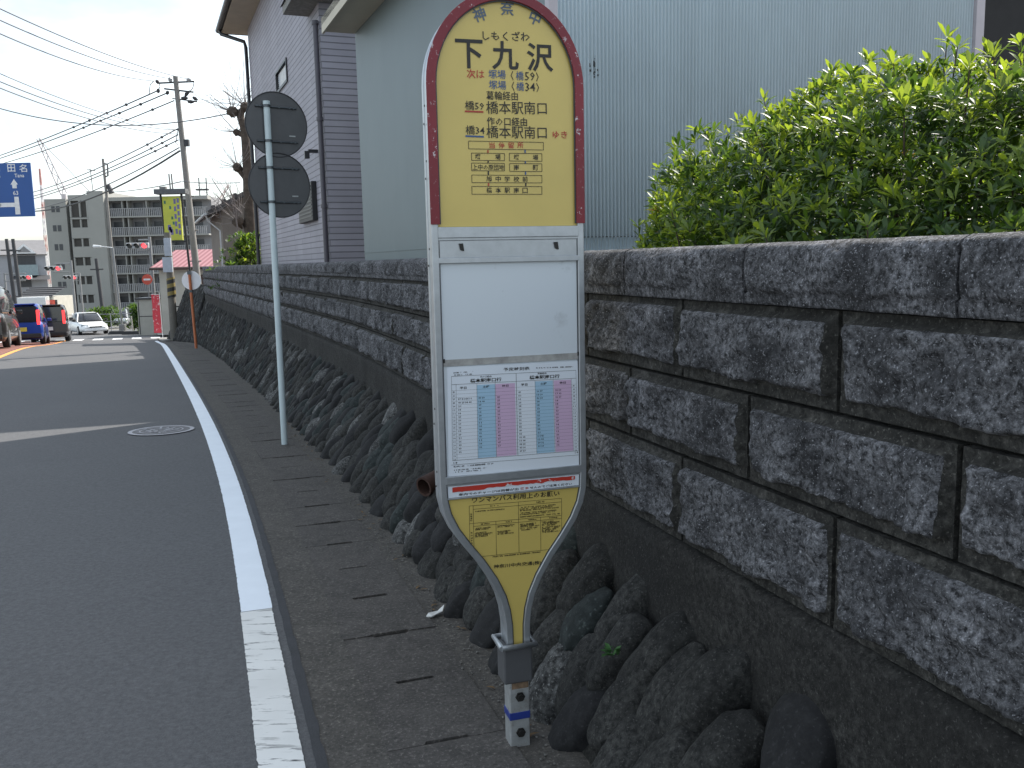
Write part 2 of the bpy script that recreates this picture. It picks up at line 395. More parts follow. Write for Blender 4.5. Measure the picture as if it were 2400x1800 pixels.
def strip_wall(mb, s0, s1, step, prof, mi=0, smooth=False):
    """sweep a closed (o, z) profile along the wall"""
    ss = frange(s0, s1, step); n = len(prof); vs = []; fs = []
    for s in ss:
        for o_, z in prof: vs.append(S(s, face_o(s) + o_, z))
    for i in range(len(ss) - 1):
        for j in range(n): fs.append((i * n + j, i * n + (j + 1) % n, (i + 1) * n + (j + 1) % n, (i + 1) * n + j))
    mb.add(vs, fs, mi, smooth); mb.add(vs[:n], [tuple(range(n))], mi); mb.add(vs[-n:], [tuple(reversed(range(n)))], mi)
strip_wall(jm, -6, END_S, .6, [(.034, .70), (.034, 1.476), (.30, 1.476), (.30, .70)]); jm.build('mortar_core', MATS['joint_mortar'], bw)
cp = LB(); s = -.69 - .72 * 5
def coping(mb, s0, s1, seed, near):
    nx = 72 if near else 10
    prof = [(-.020, 1.474), (-.022, 1.490), (-.023, 1.505), (-.030, 1.516), (-.034, 1.54), (-.034, 1.565), (-.033, 1.585), (-.030, 1.602), (-.016, 1.622), (.004, 1.631), (.10, 1.632), (.2, 1.632), (.3, 1.630), (.3, 1.474)]
    if near: 
        q = []
        for a, b_ in zip(prof[:-5], prof[1:-4]): q += [a, ((a[0] + b_[0]) / 2, (a[1] + b_[1]) / 2)]
        prof = q + prof[-5:]
    n = len(prof); vs = []
    for i in range(nx + 1):
        u = i / nx; s = s0 + (s1 - s0) * u; de = min(u, 1 - u) * (s1 - s0)
        for j, (o_, z) in enumerate(prof):
            front = z > 1.508 + .008 * noise.noise((s * 12, seed, 1)) and o_ < -.005 and z < 1.612
            k = max(0, min(1, (de - .02) / .015)) if front else 0
            r = k * .016 * (.2 + noise.fractal((s * 7, z * 9, seed), 1, 2, 4) + .5 * noise.noise((s * 30, z * 30, seed)) + .3 * noise.noise((s * 70, z * 70, seed)))
            vs.append(S(s, face_o(s) + o_ + (.010 if front and k < .5 else 0) - r, z + .0015 * noise.noise((s * 9, o_ * 9, seed))))
    fs = []
    for i in range(nx):
        for j in range(n): fs.append((i * n + j, i * n + (j + 1) % n, (i + 1) * n + (j + 1) % n, (i + 1) * n + j))
    mb.add(vs, fs, 0, True); mb.add(vs[:n], [tuple(range(n))]); mb.add(vs[-n:], [tuple(reversed(range(n)))])
while s < END_S - .1:
    coping(cp, s + .004, min(s + .72, END_S) - .004, s * 3.1, -2.7 < s < 8); s += .72
cp.build('coping', MATS['coping_stone'], bw)
pl = LB()
def plinth():
    ss = frange(-6, END_S, .07); hs = [.26, .32, .36, .40, .46, .52, .58, .64, .69, .705]; n = len(hs); vs = []
    for s in ss:
        for j, z in enumerate(hs):
            r = .010 * noise.fractal((s * 3, z * 3, 2.), 1, 2, 4) + (.012 * noise.noise((s * 12, 9., 1.)) if j == n - 1 else 0)
            vs.append(S(s, face_o(s) - .018 - r + (.02 if j == n - 1 else 0), z + (.006 * noise.noise((s * 9, 3., 1.)) if j >= n - 2 else 0)))
        vs.append(S(s, face_o(s) + .1, .705))
    w = n + 1; fs = []
    for i in range(len(ss) - 1):
        for j in range(n): fs.append((i * w + j, i * w + j + 1, (i + 1) * w + j + 1, (i + 1) * w + j))
    pl.add(vs, fs, 0, True)
plinth(); pl.build('plinth', MATS['plinth_concrete'], bw)

# cobble base
rockmat('cobble', (.010, .0103, .010), (.078, .076, .071), 44, 3, .01, .7)
rockmat('pale_cobble', (.018, .018, .018), (.26, .26, .255), 38, 5, .0, .9)
rockmat('green_cobble', (.014, .018, .018), (.060, .072, .070), 22, 3, .05, .4)
rockmat('smooth_cobble', (.012, .012, .013), (.030, .030, .031), 30, 1.4, .05, .25)
cw = thing('cobble_base', 'sloping base of dark rounded cobbles under the block wall', 'stone base', tuple(S(0, .9, 0)))
cs = LB(); ico = {}
def icos(sub):
    if sub not in ico:
        bm = bmesh.new(); bmesh.ops.create_icosphere(bm, subdivisions=sub, radius=1)
        bm.verts.ensure_lookup_table(); ico[sub] = ([v.co.copy() for v in bm.verts], [[v.index for v in f.verts] for f in bm.faces]); bm.free()
    return ico[sub]
def stone(mb, c, ax, ay, az, rx, ry, rz_, seed, sub, mi):
    """ax along wall, ay up the slope, az outwards"""
    vs, fs = icos(sub); P = []
    for v in vs:
        q = Vector([math.copysign(abs(x) ** .80, x) for x in v])
        d = 1 + .17 * noise.noise(v * 1.3 + Vector((seed, seed * 2, 0))) + .07 * noise.noise(v * 3.1 + Vector((seed, 0, seed))) + (.025 * noise.noise(v * 9 + Vector((seed, 0, 0))) if sub > 3 else 0)
        P.append(c + ax * (q.x * rx * d) + ay * (q.y * ry * d) + az * (q.z * rz_ * d))
    mb.add(P, fs, mi, True)
rng = random.Random(11)
def top_z(s): return .42 if s < END_S else max(.42, .86 - .02 * (s - END_S)) - .0
def cobbles():
    s = -2.2
    ext = 43.2
    rows = 0
    while s < ext:
        w = rng.uniform(.14, .215) if s < 3 else rng.uniform(.15, .22)
        bo = base_o(s); to = face_o(s) - .02 - (.0 if s > 4 else .05); zb = S(s, bo).z - .03; zt = (.40 if s < END_S - .2 else .80)
        if s > END_S: to = bo + (zt - zb) * .42
        slope = math.hypot(to - bo, zt - zb); h = -.03 + rng.uniform(-.05, .05)
        a = yaw(s); ax0 = Vector((-math.sin(a), math.cos(a), 0)); rt_ = Vector((math.cos(a), math.sin(a), 0))
        upv = (rt_ * (to - bo) + Vector((0, 0, zt - zb))).normalized(); outv = ax0.cross(upv); outv = -outv if outv.dot(rt_) > 0 else outv
        nr = max(2, int(round(slope / .215)))
        for r in range(nr):
            hh = (r + .45 + rng.uniform(-.12, .12)) / nr * slope + (.5 * slope / nr if (rows % 2) else 0) - .02
            if hh > slope + .03: continue
            ss = s + rng.uniform(-.03, .03); p = S(ss, bo, zb) + upv * hh - outv * .035
            tilt = rng.uniform(-.35, .35); ax = (ax0 * math.cos(tilt) + upv * math.sin(tilt)); ay = (upv * math.cos(tilt) - ax0 * math.sin(tilt))
            sub = 4 if s < 2.2 else (3 if s < 8 else 2)
            q = rng.random(); mi = 1 if q < .13 else (2 if q < .25 else (3 if q < .50 else 0))
            stone(cs, p, ax, ay, outv, w * rng.uniform(.50, .60), .60 * slope / nr * rng.uniform(.9, 1.2) + .015, rng.uniform(.07, .105), rng.uniform(0, 99), sub, mi)
        rows += 1; s += w * .92
cobbles()
cs.build('cobble_facing', [MATS['cobble'], MATS['pale_cobble'], MATS['green_cobble'], MATS['smooth_cobble']], cw)
mo = LB(); ss = frange(-6, 43.2, .3); vs_ = []
for s in ss:
    zt = .40 if s < END_S else .78; bo = base_o(s); to = face_o(s) if s < END_S else bo + (zt - S(s, bo).z) * .42
    vs_ += [S(s, bo + .015, None, -.06), S(s, to + .02, zt), S(s, to + .9, zt)]
mo.add(vs_, [(i * 3 + j, i * 3 + j + 1, i * 3 + j + 4, i * 3 + j + 3) for i in range(len(ss) - 1) for j in (0, 1)])
mo.add(vs_[-3:] + [S(43.2, 2.6)], [(0, 1, 2, 3)])
mo.build('mortar_bed', MATS['joint_mortar'], cw)
# clay drain pipe in the cobbles
mat('terracotta', (.045, .020, .014), .8, .3, 20, fine=.3); mat('pipe_dark', (.012, .010, .009), .9)
pc = (-0.539, 5.129, 0.292); pd = thing('drain_pipe', 'clay drain pipe mouth among the cobbles beside the bus stop', 'pipe', pc)
g = MB(); dv = Vector((-.62, -.76, -.16)).normalized()
for r0, r1, mi in ((.058, .058, 0),): g.tube([-dv * .2, dv * -.01], .06, 20, 0, cap=False)
g.tube([-dv * .2, dv * -.01], .048, 20, 0, cap=False)
q = dv.to_track_quat('Z', 'Y').to_matrix(); rg = []
for k in range(20):
    for r in (.048, .06): rg.append(q @ Vector((r * math.cos(k * math.pi / 10), r * math.sin(k * math.pi / 10), 0)) + dv * -.01)
g.add(rg, [(2 * k, 2 * k + 1, (2 * k + 3) % 40, (2 * k + 2) % 40) for k in range(20)])
g.disc(-dv * .12, dv, .05, .004, 20, 1); g.build('pipe_ring', [MATS['terracotta'], MATS['pipe_dark']], pd)

# raised garden ground behind the wall
mat('garden_soil', (.07, .055, .04), .95, .3, 2, fine=.3)
g = MB(); ss = frange(-10, END_S, 1.2)
vs_ = [q for s in ss for q in (S(s, face_o(s) + .2, 1.47), S(s, face_o(s) + 26, 1.5))]
g.add(vs_, [(2 * i, 2 * i + 1, 2 * i + 3, 2 * i + 2) for i in range(len(ss) - 1)])
k = len(ss) - 1; g.quad(S(END_S, face_o(END_S) + .02, -1.8), S(END_S, face_o(END_S) + 26, -1.8), S(END_S, face_o(END_S) + 26, 1.5), S(END_S, face_o(END_S) + .02, 1.47))
tag(g.build('garden_ground', MATS['garden_soil']), kind='structure')
# ------------------------------------------------------------------ bus stop
A17 = R(17)
mat('aluminium', (.46, .48, .50), .38, .08, 30, metal=.75); mat('frame_dark', (.05, .05, .055), .5)
mat('panel_yellow', (.60, .455, .125), .32, .05, 4, spec=.6); mat('ink_black', (.018, .016, .014), .5); mat('ink_blue', (.045, .10, .24), .5)
mat('ink_red', (.42, .055, .03), .5); mat('ink_slate', (.10, .13, .17), .5)
mat('paper_white', (.70, .74, .79), .45, .03, 4); mat('paper_blue', (.36, .54, .68), .45, .03, 5); mat('paper_pink', (.60, .42, .58), .45, .03, 5)
mat('bolt_dark', (.03, .028, .026), .5, .3, 60, metal=.5); mat('tape_blue', (.02, .04, .22), .4, .1, 20)
mat('galvanised', (.44, .45, .45), .5, .14, 30, metal=.55, dirt=(.16, .11, .07), dirt_amt=.6); mat('socket_grey', (.085, .085, .09), .5, .1, 12)
# peeling red trim over white metal
m, t, b, o = newmat('red_trim')
n1 = noi(t, 55, 5, .75); n2 = noi(t, 6, 3, .5)
f = nd(t, 'ShaderNodeMath', operation='MULTIPLY'); lk(t, ramp(t, n1.outputs[0], [(.60, (0, 0, 0)), (.65, (1, 1, 1))]), f.inputs[0]); lk(t, ramp(t, n2.outputs[0], [(.40, (.1, .1, .1)), (.55, (1, 1, 1))]), f.inputs[1])
lk(t, mixc(t, f.outputs[0], ramp(t, n2.outputs[0], [(.3, (.15, .006, .014)), (.7, (.21, .009, .020))]), (.62, .60, .60)), b.inputs['Base Color']); b.inputs['Roughness'].default_value = .38
# white notice board with scuffs
m, t, b, o = newmat('notice_white')
n1 = noi(t, 9, 6, .7); n2 = noi(t, 2.2, 2, .5)
f = nd(t, 'ShaderNodeMath', operation='MULTIPLY'); lk(t, ramp(t, n1.outputs[0], [(.60, (0, 0, 0)), (.74, (.7, .7, .7))]), f.inputs[0]); lk(t, ramp(t, n2.outputs[0], [(.52, (0, 0, 0)), (.62, (1, 1, 1))]), f.inputs[1])
lk(t, mixc(t, f.outputs[0], (.60, .64, .67), (.26, .26, .26)), b.inputs['Base Color']); b.inputs['Roughness'].default_value = .35
m, t, b, o = newmat('red_tape')
n1 = noi(t, 26, 5, .75); lk(t, mixc(t, ramp(t, n1.outputs[0], [(.60, (0, 0, 0)), (.63, (1, 1, 1))]), (.50, .035, .02), (.6, .6, .6)), b.inputs['Base Color']); b.inputs['Roughness'].default_value = .5

bs = thing('bus_stop_sign', 'yellow and white bus stop board with red arched top and grey socket foot', 'bus stop', (0, 2.8, 0), A17)
UX, UY = Vector((1, 0, 0)), Vector((0, 0, 1))
def L3(u, v, y=0.): return Vector((u, y, v))
def outline(off=0., v_bot=.355):
    """right half of the board outline from the neck up to the top, inset by off"""
    raw = [(.040, v_bot), (.041, .42), (.047, .47), (.060, .52), (.085, .575), (.125, .64), (.170, .70), (.207, .755), (.232, .81), (.243, .86), (.245, .92), (.245, 1.2), (.245, 1.704), (.245, 1.712), (.245, 2.0), (.245, 2.12)]
    raw += [(.245 * math.cos(a), 2.12 + .272 * math.sin(a)) for a in [R(x) for x in range(7, 91, 7)]] + [(0, 2.392)]
    # inset along normals
    res = []
    for i, p in enumerate(raw):
        a = Vector(raw[max(0, i - 1)]); c = Vector(raw[min(len(raw) - 1, i + 1)]); d = (c - a).normalized(); n_ = Vector((-d.y, d.x))
        q = Vector(p) + n_ * off
        if i == 0: q.y = v_bot
        if i == len(raw) - 1: q.x = 0
        res.append((max(0, q.x), q.y))
    return res
def ring(mb, off0, off1, y0, y1, v_lo, v_hi, mi=0):
    """frame band between two insets on both sides, from height v_lo to v_hi"""
    A, B = outline(off0), outline(off1)
    for sg in (1, -1):
        idx = [i for i in range(len(A)) if v_lo - 1e-6 <= A[i][1] <= v_hi + 1e-6]
        pr = []
        for i in idx:
            (u0, v0), (u1, v1) = A[i], B[i]
            pr.append([L3(sg * u0, v0, y0), L3(sg * u1, v1, y0), L3(sg * u1, v1, y1), L3(sg * u0, v0, y1)])
        vs = [p for q in pr for p in q]; fs = []
        for i in range(len(pr) - 1):
            for j in range(4): fs.append((i * 4 + j, i * 4 + (j + 1) % 4, i * 4 + 4 + (j + 1) % 4, i * 4 + 4 + j))
        mb.add(vs, fs, mi, False); mb.add(pr[0], [(0, 1, 2, 3)], mi); mb.add(pr[-1], [(3, 2, 1, 0)], mi)
TH = .050
g = MB()
ring(g, 0, .022, -.012, .006, .3, 1.704); ring(g, 0, .022, TH - .006, TH + .012, .3, 2.4); ring(g, .003, .02, .0062, TH - .0062, .3, 2.4)
ring(g, 0, .022, -.0118, .006, 1.704, 2.4)
fr = g.build('frame', MATS['aluminium'], bs, bevel=.003)
g = MB(); ring(g, -.002, .0265, -.0165, -.0120, 1.712, 2.4); g.build('red_edging', MATS['red_trim'], bs, bevel=.0015)
g = MB(); ring(g, .0262, .030, -.0122, -.0085, 1.712, 2.4); ring(g, .0205, .0245, -.008, -.004, .3, 1.704); g.build('gasket', MATS['frame_dark'], bs)
for sg in (-1, 1):
    for v in (1.64, 1.9, 1.15, .95, 2.06):
        for y_, dv_ in ((.016, 0), (.034, .05)): g = MB(); g.disc((sg * .2465, y_, v - dv_), (sg, 0, 0), .0035, .002, 8); g.build('screw', MATS['bolt_dark'], fr)
def panel(v_lo, v_hi, off, y, name, mname):
    A = outline(off); ed = []
    for i in range(len(A) - 1):
        for k in range(4): ed.append((A[i][0] + (A[i + 1][0] - A[i][0]) * k / 4, A[i][1] + (A[i + 1][1] - A[i][1]) * k / 4))
    ed.append(A[-1])
    def width(v):
        for (a, b_), (c, d) in zip(ed, ed[1:]):
            if b_ <= v <= d: return a + (c - a) * (v - b_) / max(1e-9, d - b_)
        return 0
    sel = [v_lo] + [v for _, v in ed if v_lo < v < v_hi] + ([v_hi] if v_hi < ed[-1][1] else [ed[-1][1]])
    g = MB(); vs = []
    for v in sel: u = width(v); vs += [L3(-u, v, y), L3(u, v, y), L3(-u, v, y + .004), L3(u, v, y + .004)]
    fs = []
    for i in range(len(sel) - 1):
        k = i * 4; fs += [(k, k + 1, k + 5, k + 4), (k + 2, k + 6, k + 7, k + 3), (k, k + 4, k + 6, k + 2), (k + 1, k + 3, k + 7, k + 5)]
    g.add(vs, fs); return g.build(name, MATS[mname], bs)
YP = -.004
top = panel(1.705, 2.4, .022, YP, 'name_panel', 'panel_yellow')
low = panel(.34, .864, .018, YP, 'rules_panel', 'panel_yellow')
mid = panel(.935, 1.66, .019, YP, 'notice_board', 'notice_white')
back = panel(.34, 2.4, .018, TH - .012, 'back_panel', 'panel_yellow')
g = MB(); g.box((-.225, -.014, 1.672), (.225, -.004, 1.704)); g.box((-.225, -.010, 1.664), (.225, -.003, 1.672)); g.box((-.226, -.013, 1.596), (.226, -.0045, 1.612)); g.box((-.226, -.0075, 1.612), (.226, -.0045, 1.664)); g.build('clamp_rail', MATS['aluminium'], bs, bevel=.001)
g = MB(); g.box((-.226, -.013, .912), (.226, -.0045, .936)); g.box((-.226, -.0085, .905), (.226, -.0045, .912)); g.build('clamp_rail', MATS['aluminium'], bs, bevel=.001); g = MB(); g.box((-.226, -.0105, .862), (.226, -.0045, .867)); g.build('clamp_rail', MATS['aluminium'], bs, bevel=.001)
for u in (-.155, .15):
    g = MB(); g.prism([(u - .006, 1.655), (u + .006, 1.655), (u + .009, 1.632), (u - .002, 1.636)], -.0135, -.0075, 0, Matrix(((1, 0, 0, 0), (0, 0, 1, 0), (0, 1, 0, 0), (0, 0, 0, 1)))); g.build('paper_clip', MATS['bolt_dark'], bs)
for u, v in ((-.219, 1.30), (.222, 1.30)): g = MB(); g.box((u - .003, -.010, v - .006), (u + .003, -.005, v + .006)); g.build('pin', MATS['bolt_dark'], bs)
# dirty line above the timetable
mat('grime', (.36, .35, .33), .7, .3, 25); g = MB(); g.box((-.224, -.0075, 1.283), (.224, -.0045, 1.303)); g.build('paper_rail', MATS['grime'], bs)

LY = YP - .0016
ink = {k: MB() for k in ('ink_black', 'ink_blue', 'ink_red', 'ink_slate')}
def T(s, p, h, w=None, k='ink_black', bold=0., rot=0., y=LY, space=1., into=None):
    text_mesh((into or ink)[k], s, L3(p[0], p[1], y), UX, UY, h, w, bold, 0, rot, True, space=space)
    if into is None: ink[k].build('lettering', MATS[k], top); ink[k] = MB()
PXM = .00134
def TW(s, a, b_, h, k='ink_black', bold=.012, into=None, y=LY):
    """line of writing fitted between two points"""
    a = Vector(a); b_ = Vector(b_); d = b_ - a; mbd = (into or ink)[k]
    text_mesh(mbd, s, L3((a.x + b_.x) / 2, (a.y + b_.y) / 2, y), UX, UY, h, d.length, bold, 0, math.atan2(d.y, d.x))
    if into is None: ink[k].build('lettering', MATS[k], top); ink[k] = MB()
T('神', (-0.0773, 2.3227), .040, None, 'ink_slate', .02, R(19)); T('奈', (0.0098, 2.3446), .042, None, 'ink_slate', .02); T('中', (0.0967, 2.3226), .040, None, 'ink_slate', .02, R(-22))
TW('しもくざわ', (-0.0690, 2.2638), (0.0780, 2.2674), .028, bold=.008)
for ch, p, w_ in (('下', (-0.1118, 2.2095), .084), ('九', (-0.0001, 2.2095), .084), ('沢', (0.1102, 2.2087), .084)): T(ch, p, .083, w_, bold=.018)
TW('次は', (-0.1207, 2.1525), (-0.0668, 2.1527), .026, 'ink_red', .01)
TW('塚場', (-0.0535, 2.1538), (-0.0001, 2.1539), .026, 'ink_blue', .006); TW('（', (0.0160, 2.1521), (0.0241, 2.1524), .027, bold=.004); TW('橋', (0.0322, 2.1527), (0.0566, 2.1523), .026, 'ink_blue', .004); TW('59', (0.0607, 2.1519), (0.0920, 2.1524), .025, bold=.004); TW('）', (0.0961, 2.1513), (0.1044, 2.1516), .027, bold=.004)
TW('塚場', (-0.0530, 2.1230), (0.0005, 2.1229), .026, 'ink_blue', .006); TW('（', (0.0180, 2.1211), (0.0261, 2.1213), .027, bold=.004); TW('橋', (0.0329, 2.1216), (0.0573, 2.1211), .026, 'ink_blue', .004); TW('34', (0.0614, 2.1207), (0.0928, 2.1211), .025, bold=.004); TW('）', (0.0969, 2.1200), (0.1051, 2.1203), .027, bold=.004)
TW('葛輪経由', (-0.0624, 2.0924), (0.0371, 2.0930), .026, bold=.005); TW('橋59', (-0.1286, 2.0614), (-0.0706, 2.0611), .0265, bold=.005); TW('橋本駅南口', (-0.0634, 2.0570), (0.1289, 2.0598), .0375, bold=.003)
TW('作の口経由', (-0.0624, 2.0172), (0.0647, 2.0176), .0255, bold=.010); TW('橋34', (-0.1288, 1.9902), (-0.0705, 1.9902), .0265, bold=.005); TW('橋本駅南口', (-0.0646, 1.9859), (0.1276, 1.9872), .037, bold=.003)
TW('ゆき', (0.1470, 1.9818), (0.1948, 1.9815), .022, 'ink_red', .012)
def bar(mb, a, b_, th, y=LY):
    a = Vector(a); b_ = Vector(b_); d = (b_ - a).normalized(); n_ = Vector((-d.y, d.x)) * th / 2
    mb.add([L3(*(a - n_), y), L3(*(b_ - n_), y), L3(*(b_ + n_), y), L3(*(a + n_), y)], [(0, 1, 2, 3)])
bar(ink['ink_red'], (-0.1298, 2.0441), (-0.0724, 2.0437), .005); bar(ink['ink_blue'], (-0.1300, 1.9722), (-0.0730, 1.9714), .005)
def frame_box(a, b_, th=.0016):
    x0, y0 = a; x1, y1 = b_
    for p, q in (((x0, y0), (x1, y0)), ((x1, y0), (x1, y1)), ((x1, y1), (x0, y1)), ((x0, y1), (x0, y0))): bar(ink['ink_black'], p, q, th)
frame_box((-0.1212, 1.9580), (0.1163, 1.9352)); frame_box((-0.1129, 1.9231), (-0.0095, 1.9017)); frame_box((0.0060, 1.9241), (0.1108, 1.9011)); frame_box((-0.1138, 1.8937), (-0.0102, 1.8712)); frame_box((0.0059, 1.8936), (0.1102, 1.8702)); frame_box((-0.1139, 1.8584), (0.1096, 1.8360)); frame_box((-0.1148, 1.8250), (0.1089, 1.8016))
for ch, p in zip('当停留所', ((-0.0482, 1.9467), (-0.0179, 1.9472), (0.0120, 1.9476), (0.0420, 1.9481))): T(ch, p, .018, .018, 'ink_red', .012)
for ch, p in zip('塚場塚場南町', ((-0.0935, 1.9124), (-0.0305, 1.9125), (0.0282, 1.9123), (0.0901, 1.9124), (0.0275, 1.8817), (0.0896, 1.8816))): T(ch, p, .0165, .017, bold=.012)
TW('上中の原団地', (-0.1108, 1.8818), (-0.0120, 1.8820), .0165, bold=.008)
for ch, p in zip('旭中学校前', ((-0.0595, 1.8474), (-0.0310, 1.8473), (-0.0024, 1.8470), (0.0268, 1.8469), (0.0550, 1.8468))): T(ch, p, .0165, .017, bold=.010)
for ch, p in zip('橋本駅南口', ((-0.0604, 1.8137), (-0.0319, 1.8135), (-0.0032, 1.8133), (0.0260, 1.8131), (0.0542, 1.8128))): T(ch, p, .0165, .017, bold=.010)
for a, b_, k in (((-0.0613, 1.9327), (-0.0615, 1.9245), 'ink_red'), ((-0.0615, 1.9005), (-0.0617, 1.8948), 'ink_black'), ((-0.0616, 1.8702), (-0.0619, 1.8594), 'ink_black'), ((-0.0619, 1.8347), (-0.0621, 1.8258), 'ink_red'),
                 ((0.0568, 1.9343), (0.0566, 1.9254), 'ink_blue'), ((0.0568, 1.8999), (0.0566, 1.8948), 'ink_blue'), ((0.0568, 1.8692), (0.0566, 1.8602), 'ink_blue'), ((0.0568, 1.8351), (0.0566, 1.8261), 'ink_black')): bar(ink[k], a, b_, .0042)
for k, v in (('ink_black', 'route_boxes'), ('ink_blue', 'route_marks'), ('ink_red', 'route_marks')): ink[k].build(v, MATS[k], top)

# timetable sheet
q00, q10, q01, q11 = [Vector(p) for p in ((-0.2158, 0.9370), (0.2273, 0.9330), (-0.2088, 1.2805), (0.2198, 1.2760))]
def P2(x, y): return (q00 * (1 - x) + q10 * x) * (1 - y) + (q01 * (1 - x) + q11 * x) * y     # y = 1 at the top
tt = MB(); tt.add([L3(*q00, -.0062), L3(*q10, -.0062), L3(*q11, -.0062), L3(*q01, -.0062), L3(*q00, -.0046), L3(*q10, -.0046), L3(*q11, -.0046), L3(*q01, -.0046)], [(0, 1, 2, 3), (7, 6, 5, 4), (0, 4, 5, 1), (1, 5, 6, 2), (2, 6, 7, 3), (3, 7, 4, 0)])
sheet = tt.build('timetable_sheet', MATS['paper_white'], bs)
TY = -.0072
def area(x0, x1, y0, y1, mname, name, y=-.0066):
    g = MB(); g.add([L3(*P2(x0, y0), y), L3(*P2(x1, y0), y), L3(*P2(x1, y1), y), L3(*P2(x0, y1), y)], [(0, 1, 2, 3)]); return g.build(name, MATS[mname], sheet)
area(.218, .352, .150, .825, 'paper_blue', 'saturday_column'); area(.357, .505, .150, .825, 'paper_pink', 'holiday_column')
area(.660, .797, .150, .83, 'paper_blue', 'saturday_column'); area(.806, .943, .150, .83, 'paper_pink', 'holiday_column')
li = {'ink_black': MB()}
def pl2(x0, y0, x1, y1, th=.0009): bar(li['ink_black'], P2(x0, y0), P2(x1, y1), th, TY)
def pt(s, x, y, h, w, bold=.01): TW(s, P2(x - w / 2, y), P2(x + w / 2, y), h, 'ink_black', bold, li, TY)
pt('予定時刻表', .52, .955, .011, .20, .012); pt('橋本駅南口行', .285, .866, .0125, .235, .02); pt('橋本駅南口行', .735, .868, .0125, .235, .02); pt('作の口経由', .285, .898, .006, .085); pt('葛輪経由', .715, .902, .006, .07)
for s_, x in (('平日', .115), ('土曜', .285), ('休日', .43), ('平日', .575), ('土曜', .725), ('休日', .875)): pt(s_, x, .805, .0075, .05, .02)
for x in (.03, .063, .217, .354, .515, .659, .801, .944, .983): pl2(x, .145, x, .915 if x in (.03, .515, .983) else .84, .0012 if x == .515 else .0007)
for yv in (.915, .84, .145): pl2(.03, yv, .983, yv)
pl2(.02, .105, .985, .105)
NR_ = 20
for r in range(NR_): pl2(.03, .785 - r * .0325, .983, .785 - r * .0325, .0004)
rng = random.Random(5)
for r in range(NR_):
    yv = .770 - r * .0325
    pt(str(5 + r if r < 19 else 23), .046, yv, .0045, .018); pt(str(5 + r if r < 19 else 23), .963, yv, .0045, .018)
    for x, lo, hi, n0 in ((.075, 2, 17, (4, 3)), (.226, 2, 16, (2, 2)), (.366, 2, 16, (1, 1)), (.527, 1, 18, (1, 2)), (.668, 1, 17, (2, 2)), (.814, 1, 17, (2, 1))):
        if lo <= r <= hi:
            n_ = n0[0] if r < 4 else (n0[1] if r > 13 and x > .5 else 1)
            for k in range(n_): pt(str(rng.randint(10, 59)), x + .012 + k * .026, yv, .0052, .020, .02)
pt('備考', .05, .122, .006, .03, .02); pt('備考', .968, .13, .006, .028, .02)
def scrawl(mb, a, b_, h, y, seed, dens=.8):
    """a line of print too small to read: a run of short strokes"""
    rr = random.Random(seed); a = Vector(a); b_ = Vector(b_); d = b_ - a; L = d.length; x = 0
    while x < L:
        w_ = rr.uniform(.5, 1.1) * h
        if rr.random() < dens:
            p = a + d * (x / L); e = a + d * (min(L, x + w_ * .85) / L)
            for q in (-.3, 0, .3):
                if rr.random() < .75: bar(mb, p + Vector((0, h * q)), e + Vector((0, h * q)), h * .2, y)
            if rr.random() < .7: m_ = p.lerp(e, rr.random()); bar(mb, m_ + Vector((0, -h * .45)), m_ + Vector((0, h * .45)), h * .2, y)
        x += w_
scrawl(li['ink_black'], P2(.04, .945), P2(.19, .95), .004, TY, 1, .5); scrawl(li['ink_black'], P2(.66, .955), P2(.96, .95), .004, TY, 2, .8); scrawl(li['ink_black'], P2(.04, .925), P2(.2, .927), .004, TY, 8, .5)
scrawl(li['ink_black'], P2(.04, .088), P2(.35, .088), .005, TY, 3); scrawl(li['ink_black'], P2(.04, .055), P2(.28, .055), .004, TY, 4, .6); scrawl(li['ink_black'], P2(.04, .036), P2(.24, .036), .004, TY, 6, .6)
li['ink_black'].build('timetable_print', MATS['ink_black'], sheet)

# strip with torn red tape, then the rules panel
g = MB(); c0 = Vector((-0.2236, 0.8665)); c1 = Vector((0.2446, 0.8727)); g.box((-.222, -.0062, .868), (.224, -.0046, .905)); strip = g.build('notice_strip', MATS['paper_white'], bs)
rr = random.Random(9); tp = []; bt = []
for i in range(41):
    u = -.205 + .41 * i / 40; j = noise.noise((u * 30, 1, 1)) * .004; j2 = noise.noise((u * 60, 5, 1)) * .003
    tp.append(L3(u, .901 + .35 * j, -.0078)); bt.append(L3(u, .889 + j2 + j - (.004 if u < -.1 else 0), -.0078))
g = MB(); g.add(tp + bt, [(i, i + 1, 42 + i, 41 + i) for i in range(40)]); g.build('torn_red_tape', MATS['red_tape'], strip)
s2 = {'ink_black': MB(), 'ink_red': MB()}
TW('車内でのチャージは両替が出', (-.185, .8755), (.012, .8755), .0085, 'ink_black', .02, s2, -.0072); TW('来ま', (.016, .8755), (.046, .8755), .0085, 'ink_red', .02, s2, -.0072); TW('せんのでご注意ください', (.050, .8755), (.195, .8755), .0085, 'ink_black', .02, s2, -.0072)
s2['ink_black'].build('strip_print', MATS['ink_black'], strip); s2['ink_red'].build('strip_print', MATS['ink_red'], strip)
ru = {'ink_black': MB()}
TW('ワンマンバス利用上のお願い', (-0.1425, 0.8527), (0.1518, 0.8473), .0185, 'ink_black', .016, ru)
w00, w10, w01, w11 = [Vector(p) for p in ((-0.1535, 0.6665), (0.1572, 0.6614), (-0.1520, 0.8357), (0.1583, 0.8295))]
def Q2(x, y): return (w00 * (1 - x) + w10 * x) * (1 - y) + (w01 * (1 - x) + w11 * x) * y
def ql(x0, y0, x1, y1, th=.0011): bar(ru['ink_black'], Q2(x0, y0), Q2(x1, y1), th)
